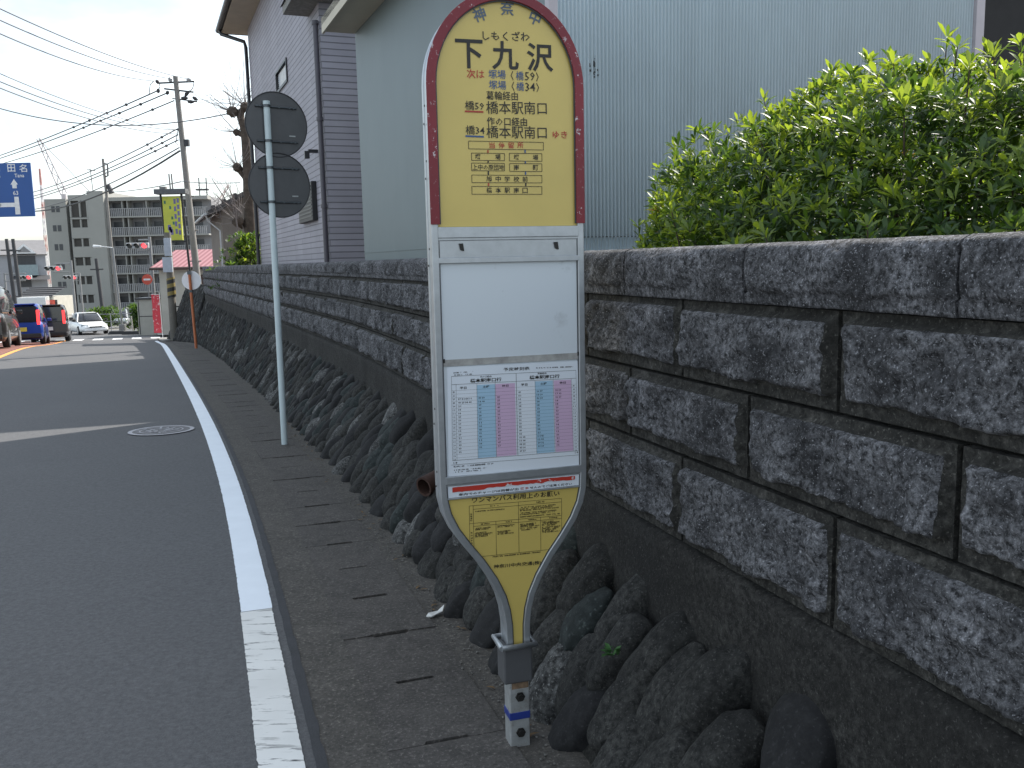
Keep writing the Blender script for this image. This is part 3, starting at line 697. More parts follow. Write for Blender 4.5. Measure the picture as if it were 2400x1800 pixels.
for a in ((0, 0, 1, 0), (0, 1, 1, 1), (0, 0, 0, 1), (1, 0, 1, 1), (.042, 0, .042, 1), (.525, 0, .525, 1), (.28, 0, .28, .66), (.765, 0, .765, .66), (0, .66, 1, .66), (.042, .60, 1, .60), (.042, .93, 1, .93)): ql(*a)
k = 0
for x0, x1, rows_ in ((.06, .40, (.885,)), (.54, .98, (.885, .855, .825, .775, .745, .70)), (.055, .25, (.555, .53, .47, .445, .42, .395)), (.295, .48, (.565, .54, .455, .43, .405)), (.54, .75, (.555, .53, .505, .47, .44)), (.78, .985, (.565, .54, .515, .49, .455, .43, .405, .38, .355))):
    for yv in rows_: k += 1; scrawl(ru['ink_black'], Q2(x0, yv), Q2(x1 - (k * 37 % 7) * .012, yv), .0042, LY, k, .9)
for x in (.22, .12, .36, .63, .86): scrawl(ru['ink_black'], Q2(x, .965 if x == .22 else .63), Q2(x + .09, .965 if x == .22 else .63), .0045, LY, int(x * 100), .9)
scrawl(ru['ink_black'], Q2(.72, .965), Q2(.81, .965), .0045, LY, 77, .9); scrawl(ru['ink_black'], Q2(.24, -.03), Q2(.76, -.03), .005, LY, 78, .95)
for yv in (.72, .76, .80, .84, .33, .38, .43, .48, .28): scrawl(ru['ink_black'], Q2(.012, yv), Q2(.03, yv), .005, LY, int(yv * 1000), 1)
TW('神奈川中央交通(株)', (-0.0767, 0.6265), (0.0844, 0.6210), .0150, 'ink_black', .014, ru)
ru['ink_black'].build('rules_print', MATS['ink_black'], low)
# socket, collar, post
g = MB(); g.box((-.054, -.020, .225), (.044, .062, .352)); g.build('socket', MATS['socket_grey'], bs, bevel=.006)
g = MB(); zc = .357; c_ = [(-.062, -.030), (.052, -.030), (.052, .072), (-.062, .072), (-.062, -.030)]
g.tube([L3(x, zc, y) for x, y in c_], .0095, 10, 0); g.build('collar', MATS['aluminium'], bs)
g = MB(); g.box((-.035, -.012, -.02), (.033, .052, .226)); post = g.build('post', MATS['galvanised'], bs, bevel=.004)
g = MB(); g.box((-.0365, -.0135, .095), (.0345, .0535, .121)); g.build('blue_tape', MATS['tape_blue'], bs, bevel=.002)
for v in (.175, .050):
    g = MB(); g.disc((0, -.0122, v), (0, -1, 0), .0165, .006, 6); g.disc((0, -.018, v), (0, -1, 0), .011, .008, 10); g.build('bolt', MATS['bolt_dark'], post)
mat('rust_stain', (.20, .13, .08), .8, .5, 40)
g = MB(); g.box((-.027, -.0128, .203), (.03, -.0118, .2245)); g.build('rusty_edge', MATS['rust_stain'], post)

# ------------------------------------------------------------------ round signs seen from behind
mat('sign_back', (.10, .10, .105), .45, .08, 8, metal=.2); mat('white_pole', (.52, .60, .62), .4, .06, 6); mat('strap_steel', (.10, .11, .12), .4, .1, 20, metal=.7); mat('rim_dark', (.03, .03, .034), .5)
pb = Vector((-2.262, 8.707, -0.149)); tx = Vector((-2.229, 8.600, 3.127))
ph = tx.z - pb.z
rs_ = thing('road_sign', 'white pole with the grey backs of two round signs one above the other', 'road sign', pb)
dr = Vector((tx.x - pb.x, 0, ph)); dr = Vector((.008, .02, ph))
g = MB(); g.tube([(0, 0, -.05), (dr.x, dr.y, ph)], .0305, 16); pole = g.build('pole', MATS['white_pole'], rs_)
g = MB(); g.tube([(dr.x, dr.y, ph - .03), (dr.x, dr.y, ph + .012)], .034, 16); g.build('pole_cap', MATS['white_pole'], pole)
nrm = Vector((-.02, 1, 0)).normalized()
nrm = Vector((math.sin(R(-34)), math.cos(R(-34)), 0))
for px in ((-2.157, 8.600, 2.934), (-2.154, 8.600, 2.366)):
    c = Vector(px) - pb; zz = c.z; f_ = zz / ph
    c = Vector((dr.x * f_, dr.y * f_, zz)) + Vector((nrm.y, -nrm.x, 0)) * .10 + nrm * .035
    g = MB(); g.disc(c, nrm, .30, .0025, 56); dk = g.build('sign_disc', MATS['sign_back'], rs_)
    g = MB(); q = nrm.to_track_quat('Z', 'Y').to_matrix(); g.tube([c + q @ Vector((.302 * math.cos(k * math.pi / 28), .302 * math.sin(k * math.pi / 28), 0)) for k in range(57)], .006, 6); g.build('rim', MATS['rim_dark'], dk)
    rtv = Vector((nrm.y, -nrm.x, 0))
    for dz in (.16, -.16):
        g = MB()
        g.tube([c + rtv * a_ - nrm * .006 + Vector((0, 0, dz)) for a_ in (-.2, .2)], .011, 6)
        p0 = Vector((dr.x * f_, dr.y * f_, zz + dz)); g.tube([p0 - Vector((0, 0, .012)), p0 + Vector((0, 0, .012))], .037, 14)
        g.build('clamp', MATS['strap_steel'], dk)
        for a_ in (.03, .13, .17): g = MB(); g.disc(c + rtv * a_ - nrm * .012 + Vector((0, 0, dz)), -nrm, .012, .006, 8); g.build('bolt', MATS['strap_steel'], dk)
    g = MB(); g.cbox((0, 0, 0), (.06, .002, .012), 0, Matrix.Translation(c + rtv * .15 - nrm * .003 + Vector((0, 0, -.10))) @ Matrix.Rotation(R(34), 4, 'Z')); g.build('maker_plate', MATS['galvanised'], dk)
mat('orange_pole', (.48, .15, .06), .5, .15, 10); mat('sign_white_back', (.82, .82, .85), .45, .06, 8)
pb2 = Vector((-8.936, 25.358, -0.664)); tp2 = Vector((-8.557, 24.400, 1.342)); h2 = tp2.z - pb2.z
rs2 = thing('road_sign', 'orange pole with one small pale round sign near the far wall end', 'road sign', pb2)
g = MB(); g.tube([(0, 0, -.05), (-.05, 0, h2 + .12)], .038, 12); g.build('pole', MATS['orange_pole'], rs2)
g = MB(); c = Vector((-.05 + .03, .05, Vector((-8.622, 24.600, 1.247)).z - pb2.z)); g.disc(c, (-.1, 1, 0), .265, .003, 40); g.build('sign_disc', MATS['sign_white_back'], rs2)
g = MB(); g.cbox((-.05, 0, h2 + .12), (.09, .09, .10)); g.build('pole_cap', MATS['strap_steel'], rs2); g = MB(); g.cbox((-.045, 0, c.z - .3), (.1, .1, .07)); g.build('clamp', MATS['strap_steel'], rs2)
# ------------------------------------------------------------------ buildings on the raised garden
YB = R(22); DV = Vector((-math.sin(YB), math.cos(YB), 0)); NV = Vector((math.cos(YB), math.sin(YB), 0)); RZ = R(112)
def at_tp(t_, p_, z=0.): return NV * p_ + DV * t_ + Vector((0, 0, z))
def tz(p): p = Vector(p); return p.dot(DV), p.z
def siding(name, c, w, h, gap, dark, var=.07):
    m, t, b, o = newmat(name)
    cx = nd(t, 'ShaderNodeTexCoord'); sp = nd(t, 'ShaderNodeSeparateXYZ'); lk(t, cx.outputs['Object'], sp.inputs[0])
    ad = nd(t, 'ShaderNodeMath', operation='ADD'); lk(t, sp.outputs[0], ad.inputs[0]); lk(t, sp.outputs[1], ad.inputs[1])
    cm = nd(t, 'ShaderNodeCombineXYZ'); lk(t, ad.outputs[0], cm.inputs[0]); lk(t, sp.outputs[2], cm.inputs[1])
    br = nd(t, 'ShaderNodeTexBrick'); lk(t, cm.outputs[0], br.inputs['Vector'])
    for k, v in (('Scale', 1.), ('Mortar Size', gap), ('Brick Width', w), ('Row Height', h), ('Mortar Smooth', .2), ('Bias', 0.)): br.inputs[k].default_value = v
    br.inputs['Color1'].default_value = c4(scl(c, 1 - var)); br.inputs['Color2'].default_value = c4(scl(c, 1 + var)); br.inputs['Mortar'].default_value = c4(dark)
    n1 = noi(t, 1.1, 5, .6)
    lk(t, mixc(t, 1., br.outputs[0], ramp(t, n1.outputs[0], [(.3, (.86, .86, .86)), (.7, (1.06, 1.06, 1.06))]), 'MULTIPLY'), b.inputs['Base Color'])
    b.inputs['Roughness'].default_value = .6
    iv = nd(t, 'ShaderNodeMath', operation='SUBTRACT'); iv.inputs[0].default_value = 1; lk(t, br.outputs['Fac'], iv.inputs[1]); bump(t, b, iv.outputs[0], .7, .01)
    return m
siding('lilac_siding', (.32, .305, .35), 1.82, .10, .009, (.15, .145, .165))
mat('soffit', (.42, .37, .29), .7, .08, 3); mat('gutter_dark', (.022, .022, .026), .4, .1, 10); mat('pipe_violet', (.075, .068, .085), .4, .1, 10); mat('roof_dark', (.05, .05, .055), .7, .15, 4)
mat('shutter_dark', (.016, .016, .018), .5, .1, 10); mat('louvre_glass', (.75, .80, .86), .25, .1, 6); mat('trim_pale', (.46, .42, .45), .5, .07, 6)
gh = thing('house', 'tall lilac grey house with ribbed siding, dark eaves and downpipes', 'house', at_tp(14.82, 2.84, 1.4), RZ)
HL = 9.45
g = MB()
HT = 6.10; H0 = -.1
# road wall with a hole for the louvre window
t0, zz0 = tz((-4.212, 18.007, 5.522)); t1, zz1 = tz((-4.739, 19.310, 5.179)); wx0, wx1 = sorted((t0 - 14.82, t1 - 14.82)); wz1, wz0 = max(zz0, zz1) - 1.4, min(zz0, zz1) - 1.4
for a, b_, c, d in ((0, wx0, H0, HT), (wx1, HL, H0, HT), (wx0, wx1, H0, wz0), (wx0, wx1, wz1, HT)): g.quad((a, 0, c), (a, 0, d), (b_, 0, d), (b_, 0, c), 0)
g.quad((0, 0, H0), (0, -6.5, H0), (0, -6.5, HT), (0, 0, HT), 0); g.quad((HL, 0, H0), (HL, 0, HT), (HL, -6.5, HT), (HL, -6.5, H0), 0); g.quad((0, -6.5, H0), (HL, -6.5, H0), (HL, -6.5, HT), (0, -6.5, HT), 0)
hw = g.build('wall', [MATS['lilac_siding']], gh)
g = MB(); e = .58
for a, b_, c, d in ((-.1, HL + .55, -.02 - 0, e),): g.box((a, c, HT), (b_, d, HT + .03), 1); 
g.box((HL + .002, -6.5, HT), (HL + .55, -.02, HT + .03), 1)
rf = [(-.05, e + .02, HT + .03), (HL + .6, e + .02, HT + .03), (HL + .6, -7.1, HT + .03), (-.05, -7.1, HT + .03)]  # out-of-view near eave cut back to let a wider sun patch through
rd = [(2.6, -3.2, HT + 1.1), (HL - 2.6, -3.2, HT + 1.1)]  # ridge kept low to shorten the roof's shadow on the far road
fb = .16
top4 = [(x, y, z + fb) for x, y, z in rf]
g.add(rf + top4 + rd, [(0, 1, 5, 4), (1, 2, 6, 5), (2, 3, 7, 6), (3, 0, 4, 7), (4, 5, 9, 8), (5, 6, 9), (6, 7, 8, 9), (7, 4, 8), (3, 2, 1, 0)], 0)
g.build('roof', [MATS['roof_dark'], MATS['soffit']], gh)
g = MB(); g.tube([(-.05, e + .08, HT + .10), (HL + .62, e + .08, HT + .07)], .065, 10); g.tube([(HL + .66, e + .06, HT + .07), (HL + .66, -6, HT + .10)], .065, 10); g.build('gutter', MATS['gutter_dark'], gh)
g = MB(); px_ = HL - .06; g.tube([(HL + .35, e + .06, HT + .02), (HL + .3, e + .04, HT - .08), (px_ + .05, .10, HT - .30), (px_, .07, HT - .45), (px_, .07, 0)], .045, 10)
for zz in (1., 2.6, 4.2): g.cbox((px_, .05, zz), (.12, .1, .05))
g.build('downpipe', MATS['gutter_dark'], gh)
tp_, zz = tz((-2.987, 14.869, 3.783)); px_ = tp_ - 14.82
g = MB(); g.tube([(px_, .05, 0), (px_, .05, 3.98)], .042, 12)
for k_ in (53, 281, 484): tq, zq = tz((-2.985, 14.862, 5.405)) if k_ == 53 else (tz((-3.016, 14.938, 3.921)) if k_ == 281 else tz((-3.016, 14.941, 2.545))); g.tube([(px_, .05, zq - 1.43), (px_, .05, zq - 1.37)], .056, 12); g.cbox((px_, .02, zq - 1.4), (.10, .06, .03))
g.build('downpipe', MATS['pipe_violet'], gh)
LZ = 4.30
g = MB(); g.box((-.42, -6.9, LZ), (.9, .42, LZ + .13), 1); g.add([(-.45, -6.9, LZ + .13), (-.45, .45, LZ + .13), (1., .45, LZ + .13), (1., .01, LZ + .42), (-.01, .01, LZ + .5), (-.01, -6.9, LZ + .5)], [(0, 1, 4, 5), (1, 2, 3, 4)], 0); g.build('lower_eave', [MATS['roof_dark'], MATS['far_concrete']], gh)
g = MB(); g.tube([(-.47, -6.9, LZ + .08), (-.47, .47, LZ + .08)], .05, 8); g.build('gutter', MATS['gutter_dark'], gh)
# louvre window, shutter, lamp bracket
g = MB(); g.box((wx0, -.10, wz0), (wx1, -.08, wz1)); 
wn = g.build('window', MATS['shutter_dark'], gh); g = MB(); n_ = 9
for k in range(n_):
    z = wz0 + (k + .5) * (wz1 - wz0) / n_; g.quad((wx0 + .02, -.06, z - .045), (wx1 - .02, -.06, z - .045), (wx1 - .02, -.02, z + .04), (wx0 + .02, -.02, z + .04))
g.build('louvres', MATS['louvre_glass'], wn); g = MB()
for a in ((wx0 - .04, -.03, wz0 - .05, wx0, .03, wz1 + .05), (wx1, -.03, wz0 - .05, wx1 + .04, .03, wz1 + .05), (wx0, -.03, wz1, wx1, .03, wz1 + .05), (wx0, -.03, wz0 - .05, wx1, .03, wz0)): g.box(a[:3], a[3:])
g.build('frame', MATS['gutter_dark'], wn)
t0, za = tz((-3.279, 15.697, 3.027)); t1, zb = tz((-3.826, 17.052, 2.365)); a, b_ = sorted((t0 - 14.82, t1 - 14.82))
g = MB(); g.box((a, .0, zb - 1.4), (b_, .09, za - 1.4)); sh = g.build('shutter', MATS['shutter_dark'], gh, bevel=.01)
g = MB()
for k in range(9): z = zb - 1.4 + .08 + k * (za - zb - .16) / 8; g.box((a + .05, .09, z - .012), (b_ - .05, .098, z + .012))
g.build('slats', MATS['gutter_dark'], sh)
tl, zl_ = tz((-3.137, 15.238, 3.475)); g = MB(); g.cbox((tl - 14.72, .1, zl_ - 1.4), (.10, .16, .05)); g.cbox((tl - 14.72, .2, zl_ - 1.46), (.08, .08, .12)); g.build('lamp_bracket', MATS['gutter_dark'], gh)

# pale green shed with corrugated gable side
def stainmat(name, c, sc):
    m, t, b, o = newmat(name)
    cx = nd(t, 'ShaderNodeTexCoord'); mp_ = nd(t, 'ShaderNodeMapping'); mp_.inputs['Scale'].default_value = sc; lk(t, cx.outputs['Object'], mp_.inputs[0])
    n1 = noi(t, 1.2, 6, .65, mp_.outputs[0]); n2 = noi(t, .8, 4, .6); n3 = noi(t, 7, 6, .75, mp_.outputs[0])
    x = ramp(t, n1.outputs[0], [(.3, scl(c, .84)), (.7, scl(c, 1.1))])
    x = mixc(t, ramp(t, n3.outputs[0], [(.66, (0, 0, 0)), (.76, (.45, .45, .45))]), x, scl(c, .45))
    x = mixc(t, .6, x, ramp(t, n2.outputs[0], [(.3, scl(c, .92)), (.7, scl(c, 1.06))]))
    lk(t, x, b.inputs['Base Color']); b.inputs['Roughness'].default_value = .5; return m
stainmat('green_board', (.148, .187, .198), (1, 1, .25)); stainmat('corrugated_green', (.60, .71, .79), (3, 3, .35)); mat('beige_soffit', (.52, .47, .37), .6, .06, 3); mat('patch_rust', (.05, .055, .06), .8, .4, 60)
gs = thing('shed', 'pale green shed with a corrugated metal end wall behind the bus stop', 'shed', at_tp(6.27, 2.9, 1.42), RZ)
SL, SW, SH = 6.35, 4.20, 3.33; RD = 2.7  # steep rise of the out-of-view roof is shaped to shade the near road
g = MB(); g.quad((0, 0, -.1), (0, 0, SH), (SL, 0, SH), (SL, 0, -.1)); g.quad((SL, 0, -.1), (SL, 0, SH), (SL, -SW, SH), (SL, -SW, -.1)); g.add([(SL, 0, SH), (SL, -SW, SH + RD), (SL, -SW, SH)], [(0, 1, 2)])
g.quad((0, -SW, -.1), (SL, -SW, -.1), (SL, -SW, SH + RD), (0, -SW, SH + RD))
for zz in (.33,): g.box((.0, .0, zz), (SL, .006, zz + .006))
g.build('board_wall', MATS['green_board'], gs)
g = MB(); NWV = 132; sg_ = 8; vs = []
for k in range(NWV * sg_ + 1):
    y = -SW * k / (NWV * sg_); x = -.014 + .009 * math.cos(2 * math.pi * k / sg_); zt = SH + RD * abs(y) / SW + .02
    vs += [(x, y, -.1), (x, y, .34), (x - .004, y, .34), (x - .004, y, zt)]
fs = []
for k in range(NWV * sg_): a = k * 4; b_ = a + 4; fs += [(a, a + 1, b_ + 1, b_), (a + 1, a + 2, b_ + 2, b_ + 1), (a + 2, a + 3, b_ + 3, b_ + 2)]
g.add(vs, [tuple(reversed(f)) for f in fs], 0, True); g.build('corrugated_wall', MATS['corrugated_green'], gs)
g = MB(); g.box((-.03, -.05, -.1), (.05, .02, SH + .05)); g.build('corner_trim', MATS['trim_pale'], gs, bevel=.004)
g = MB(); g.box((-.06, -SW - .09, -.1), (.06, -SW + .01, SH + RD + .1)); g.build('corner_post', MATS['trim_pale'], gs, bevel=.004)
g = MB(); ov = .42
g.box((-.25, .004, SH - .03), (SL + .02, ov, SH), 1); g.box((-.25, ov, SH - .06), (SL + .02, ov + .03, SH + .14), 1)
a = [(-.3, ov + .03, SH + .145 - .10), (SL + .02, ov + .03, SH + .145 - .10), (SL + .02, -SW - ov, SH + RD + .42), (-.3, -SW - ov, SH + RD + .42)]  # roof's far end trimmed short to widen the sun patch on the road
g.add(a + [(x, y, z + .10) for x, y, z in a], [(0, 1, 2, 3), (7, 6, 5, 4), (0, 4, 5, 1), (1, 5, 6, 2), (2, 6, 7, 3), (3, 7, 4, 0)], 0)
g.build('roof', [MATS['roof_dark'], MATS['beige_soffit']], gs)
# torn sticker marks and nails on the corrugated wall
g = MB(); rr = random.Random(4)
sp_ = Vector((0.645, 7.100, 3.025)); q = sp_ - Vector(gs.location); ly = q.dot(NV); lz = q.z
for k in range(34):
    y = -ly + rr.uniform(-.035, .07) * rr.random(); z = lz + rr.gauss(0, .055); s_ = rr.uniform(.004, .014); g.cbox((-.0185, y, z), (.004, s_, s_ * 1.4))
g.build('torn_patch', MATS['patch_rust'], gs)
g = MB(); ys0 = -.55
g.box((-.021, -2.0, .345), (-.019, -.12, .351)); g.box((-.026, -1.15, .27), (-.021, -.75, .279)); g.build('wall_seam', MATS['patch_rust'], gs)

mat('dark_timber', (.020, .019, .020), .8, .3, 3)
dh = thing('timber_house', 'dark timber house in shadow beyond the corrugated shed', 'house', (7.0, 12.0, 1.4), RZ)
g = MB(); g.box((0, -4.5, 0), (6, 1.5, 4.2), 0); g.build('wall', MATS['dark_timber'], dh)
g = MB(); g.add([(-.5, 2, 4.1), (6.5, 2, 4.1), (6.5, -1.5, 5.4), (-.5, -1.5, 5.4), (-.5, -5, 4.1), (6.5, -5, 4.1)], [(0, 1, 2, 3), (3, 2, 5, 4), (0, 3, 4), (1, 5, 2), (0, 4, 5, 1)]); g.build('roof', MATS['roof_dark'], dh)

# small brown house past the tree
mat('mud_wall', (.17, .145, .125), .8, .2, 2, fine=.15); mat('tile_dark', (.045, .042, .042), .6, .25, 6); mat('pvc_pale', (.45, .46, .47), .5)
b0 = Vector((-10.376, 33.000, 2.611)); bh = thing('house', 'small brown house with a dark tiled gable roof behind the bare tree', 'house', (b0.x, b0.y, .9), RZ)
ez = Vector((-10.586, 33.000, 3.652)).z - .9
g = MB(); g.box((0, -6.0, -.4), (6, 0, ez)); g.add([(0, 0, ez), (0, -3, ez + 1.62), (0, -6, ez)], [(0, 2, 1)]); g.build('wall', MATS['mud_wall'], bh)
g = MB()
for sg in (1, -1):
    yc = -3; y0 = yc + sg * 3.5; a = [(-.45, y0, ez - .22), (6.4, y0, ez - .22), (6.4, yc, ez + 1.68), (-.45, yc, ez + 1.68)]
    g.add(a + [(x, y, z + .16) for x, y, z in a], [(0, 1, 2, 3), (7, 6, 5, 4), (0, 4, 5, 1), (1, 5, 6, 2), (2, 6, 7, 3), (3, 7, 4, 0)])
    for k in range(9):
        u = (k + .5) / 9; yy = y0 + (yc - y0) * u; zz = ez - .22 + 1.9 * u + .17; g.tube([(-.5, yy, zz), (-.2, yy, zz)], .09, 8)
g.build('roof', MATS['tile_dark'], bh)
g = MB(); g.tube([(-.4, .58, ez - .18), (6, .58, ez - .18)], .055, 8); g.tube([(-.2, .56, ez - .22), (-.15, .5, ez - .4), (-.05, .1, ez - .75), (-.04, .08, -.2)], .028, 8); g.build('gutter', MATS['pvc_pale'], bh)

# ------------------------------------------------------------------ foliage
def leafmat(name, c, tr, rough=.45):
    m, t, b, o = newmat(name)
    n1 = noi(t, 7, 3, .5); x = ramp(t, n1.outputs[0], [(.3, scl(c, .75)), (.7, scl(c, 1.25))])
    lk(t, x, b.inputs['Base Color']); b.inputs['Roughness'].default_value = rough
    tl = nd(t, 'ShaderNodeBsdfTranslucent'); tl.inputs[0].default_value = c4(tr); ms = nd(t, 'ShaderNodeMixShader'); ms.inputs[0].default_value = .38
    lk(t, b.outputs[0], ms.inputs[1]); lk(t, tl.outputs[0], ms.inputs[2]); lk(t, ms.outputs[0], o.inputs[0]); return m
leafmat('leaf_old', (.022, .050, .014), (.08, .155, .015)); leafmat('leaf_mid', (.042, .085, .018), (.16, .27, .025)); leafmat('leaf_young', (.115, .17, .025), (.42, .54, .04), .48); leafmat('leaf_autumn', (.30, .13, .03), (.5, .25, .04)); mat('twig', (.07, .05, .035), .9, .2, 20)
LEAF = [MATS['leaf_old'], MATS['leaf_mid'], MATS['leaf_young'], MATS['leaf_autumn']]
def leaf(mb, p, d, upn, L, W, mi, curl):
    sd = d.cross(upn)
    if sd.length < 1e-4: sd = d.orthogonal()
    sd.normalize(); n_ = sd.cross(d).normalized()
    a = p; m1 = p + d * L * .38 - n_ * curl * .2; m2 = p + d * L * .72 - n_ * curl * .55; tip = p + d * L - n_ * curl * 1.2; lift = n_ * W * .28
    vs = [a, m1 + sd * W * .8 + lift, m1, m1 - sd * W * .8 + lift, m2 + sd * W + lift, m2, m2 - sd * W + lift, tip]
    mb.add(vs, [(0, 2, 1), (0, 3, 2), (1, 2, 5, 4), (2, 3, 6, 5), (4, 5, 7), (5, 6, 7)], mi, True)
def rosette(mb, p, ax, rr, size, mi, n=None):
    ax = ax.normalized(); a = ax.orthogonal().normalized(); b_ = ax.cross(a); n = n or rr.randint(6, 9); ph = rr.uniform(0, 6.28)
    for k in range(n):
        an = ph + k * 2.4; el = rr.uniform(.12, .95) if k < n - 2 else rr.uniform(.9, 1.3)
        d = (a * math.cos(an) + b_ * math.sin(an)) * math.cos(el) + ax * math.sin(el)
        L = size * rr.uniform(.75, 1.2); q = p - ax * rr.uniform(0, .02)
        leaf(mb, q + d * .004, d, ax, L, L * rr.uniform(.115, .155), mi if rr.random() < .8 else max(0, mi - 1), rr.uniform(.0, .012))
bc = S(-.10, 2.42, 1.28); sh_ = thing('bush', 'big rounded evergreen bush with glossy leaves standing behind the wall coping', 'bush', bc)
rr = random.Random(21); lf = MB(); tw = MB()
AX = (DV * 1.0, NV * 1.0); RA, RB, RC = 2.0, .88, .98
def bush_pt(rad):
    while True:
        v = Vector((rr.gauss(0, 1), rr.gauss(0, 1), rr.gauss(0, 1))).normalized()
        if v.z < -.35: continue
        d = 1 + .13 * noise.noise(v * 2.1 + Vector((3, 1, 7))) + .10 * noise.noise(v * 4.7)
        q = DV * (v.x * RA) + NV * (v.y * RB) + Vector((0, 0, v.z * RC)); nn = (DV * (v.x / RA) + NV * (v.y / RB) + Vector((0, 0, v.z / RC))).normalized()
        return q * d * rad, nn, v
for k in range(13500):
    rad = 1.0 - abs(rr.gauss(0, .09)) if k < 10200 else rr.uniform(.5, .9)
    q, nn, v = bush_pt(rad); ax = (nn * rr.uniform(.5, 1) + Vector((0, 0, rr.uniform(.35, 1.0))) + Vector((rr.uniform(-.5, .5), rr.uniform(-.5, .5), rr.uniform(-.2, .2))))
    hi = rad > .93 and (v.z > .28 or rr.random() < .12); mi = 2 if hi and rr.random() < .62 else (1 if rr.random() < .6 else 0)  # young tips only high up; the bottom's shade is partly put into leaf colour
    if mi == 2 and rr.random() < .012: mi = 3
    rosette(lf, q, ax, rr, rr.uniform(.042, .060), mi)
for k in range(80):
    q, nn, v = bush_pt(1.0); ax = (nn * .5 + Vector((0, 0, .9)) + Vector((rr.uniform(-.3, .3), rr.uniform(-.3, .3), 0))).normalized(); L = rr.uniform(.04, .10)
    tw.tube([q - ax * .1, q + ax * L], [.0035, .002], 5); rosette(lf, q + ax * L, ax, rr, rr.uniform(.05, .07), 2); rosette(lf, q + ax * L * .5, ax, rr, .05, 1, 4)
for k in range(60):
    q, nn, v = bush_pt(.8); r0 = Vector((q.x * .15, q.y * .15, -.35)); m_ = r0.lerp(q, .55) + Vector((0, 0, .1)); tw.tube([r0, m_, q], [.016, .008, .004], 6)
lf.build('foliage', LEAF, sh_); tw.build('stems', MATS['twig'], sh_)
# dim shrub under the bare tree
p_ = Vector((-7.234, 25.000, 2.062)); s2_ = thing('shrub', 'small green shrub at the foot of the bare tree', 'shrub', (p_.x, p_.y, 1.1)); lf = MB(); tw = MB()
for k in range(520):
    v = Vector((rr.gauss(0, .30), rr.gauss(0, .30), rr.uniform(-.1, 1.35))); w_ = 1.25 - .45 * v.z; v.x *= w_; v.y *= w_; rosette(lf, v, Vector((rr.uniform(-.6, .6), rr.uniform(-.6, .6), 1)), rr, rr.uniform(.11, .17), rr.choice((0, 0, 1, 1, 2)), 6)
for k in range(12): tw.tube([(0, 0, -.4), (rr.uniform(-.3, .3), rr.uniform(-.3, .3), rr.uniform(.5, 1.3))], [.03, .01], 5)
lf.build('foliage', LEAF, s2_); tw.build('stems', MATS['twig'], s2_)
# pollarded bare tree
def barkmat(name, c):
    m, t, b, o = newmat(name); n1 = noi(t, 9, 6, .7); lk(t, ramp(t, n1.outputs[0], [(.3, scl(c, .5)), (.7, scl(c, 1.4))]), b.inputs['Base Color']); b.inputs['Roughness'].default_value = .9; bump(t, b, n1.outputs[0], .8, .03); return m
barkmat('bark', (.085, .066, .052)); mat('twig_pale', (.20, .175, .17), .9)
tb = Vector((-7.691, 27.000, 1.592)); tr_ = thing('bare_tree', 'pollarded bare tree with stubby knobs and thin twigs beside the lilac house', 'tree', (tb.x, tb.y, .9))
O_ = Vector(tr_.location)
def rel(p): return Vector(p) - O_
tk = MB(); pts = [rel((-7.677, 27.000, 1.402)), rel((-7.666, 27.000, 2.409)), rel((-7.648, 27.000, 3.530)), rel((-7.624, 27.000, 4.515)), rel((-7.629, 27.000, 5.248)), rel((-7.669, 27.000, 5.613)), rel((-7.741, 27.000, 5.857)), rel((-7.764, 27.000, 6.074))]
pts[0].z = -.5
tk.tube(pts, [.21, .185, .165, .15, .14, .115, .10, .13], 12)
knobs = []
def limb(pp_, r): tk.tube(pp_, r, 9); c = pp_[-1]; vs, fs = icos(3); R_ = r[-1] * 1.35; tk.add([c + v * R_ * (1 + .35 * noise.noise(v * 2.5 + c)) for v in vs], fs, 0, True); knobs.append(c)
limb([rel((-7.756, 27.000, 6.002)), rel((-7.889, 27.000, 6.077)), rel((-7.946, 26.900, 6.062))], [.10, .10, .115]); limb([rel((-7.743, 27.000, 6.026)), rel((-7.632, 27.000, 6.192)), rel((-7.594, 27.000, 6.215))], [.10, .09, .10]); limb([rel((-7.623, 27.000, 5.345)), rel((-7.756, 27.000, 5.421)), rel((-7.888, 27.000, 5.496))], [.08, .07, .075])
limb([rel((-7.650, 27.000, 3.901)), rel((-7.732, 27.000, 4.198)), rel((-7.872, 27.000, 4.373)), rel((-7.928, 27.000, 4.485))], [.11, .08, .07, .10]); limb([rel((-7.661, 27.000, 2.909)), rel((-7.921, 27.000, 2.790)), rel((-7.955, 26.800, 2.907))], [.10, .09, .12])
trunk = tk.build('trunk', MATS['bark'], tr_)
tg = MB(); rr = random.Random(8)
for ki, c in enumerate(knobs):
    for k in range((30, 30, 14, 26, 16)[ki]):
        d = Vector((rr.gauss(-.35, .6), rr.gauss(0, .4), rr.gauss(.55, .45))).normalized(); L = rr.uniform(.7, 1.9) * (1 if ki < 2 else .8)
        m_ = c + d * L * .5 + Vector((rr.uniform(-.06, .06), 0, rr.uniform(-.06, .06))); tg.tube([c, m_, c + d * L + Vector((0, 0, .12 * L))], [.009, .006, .003], 4)
tg.build('twigs', MATS['twig_pale'], tr_)
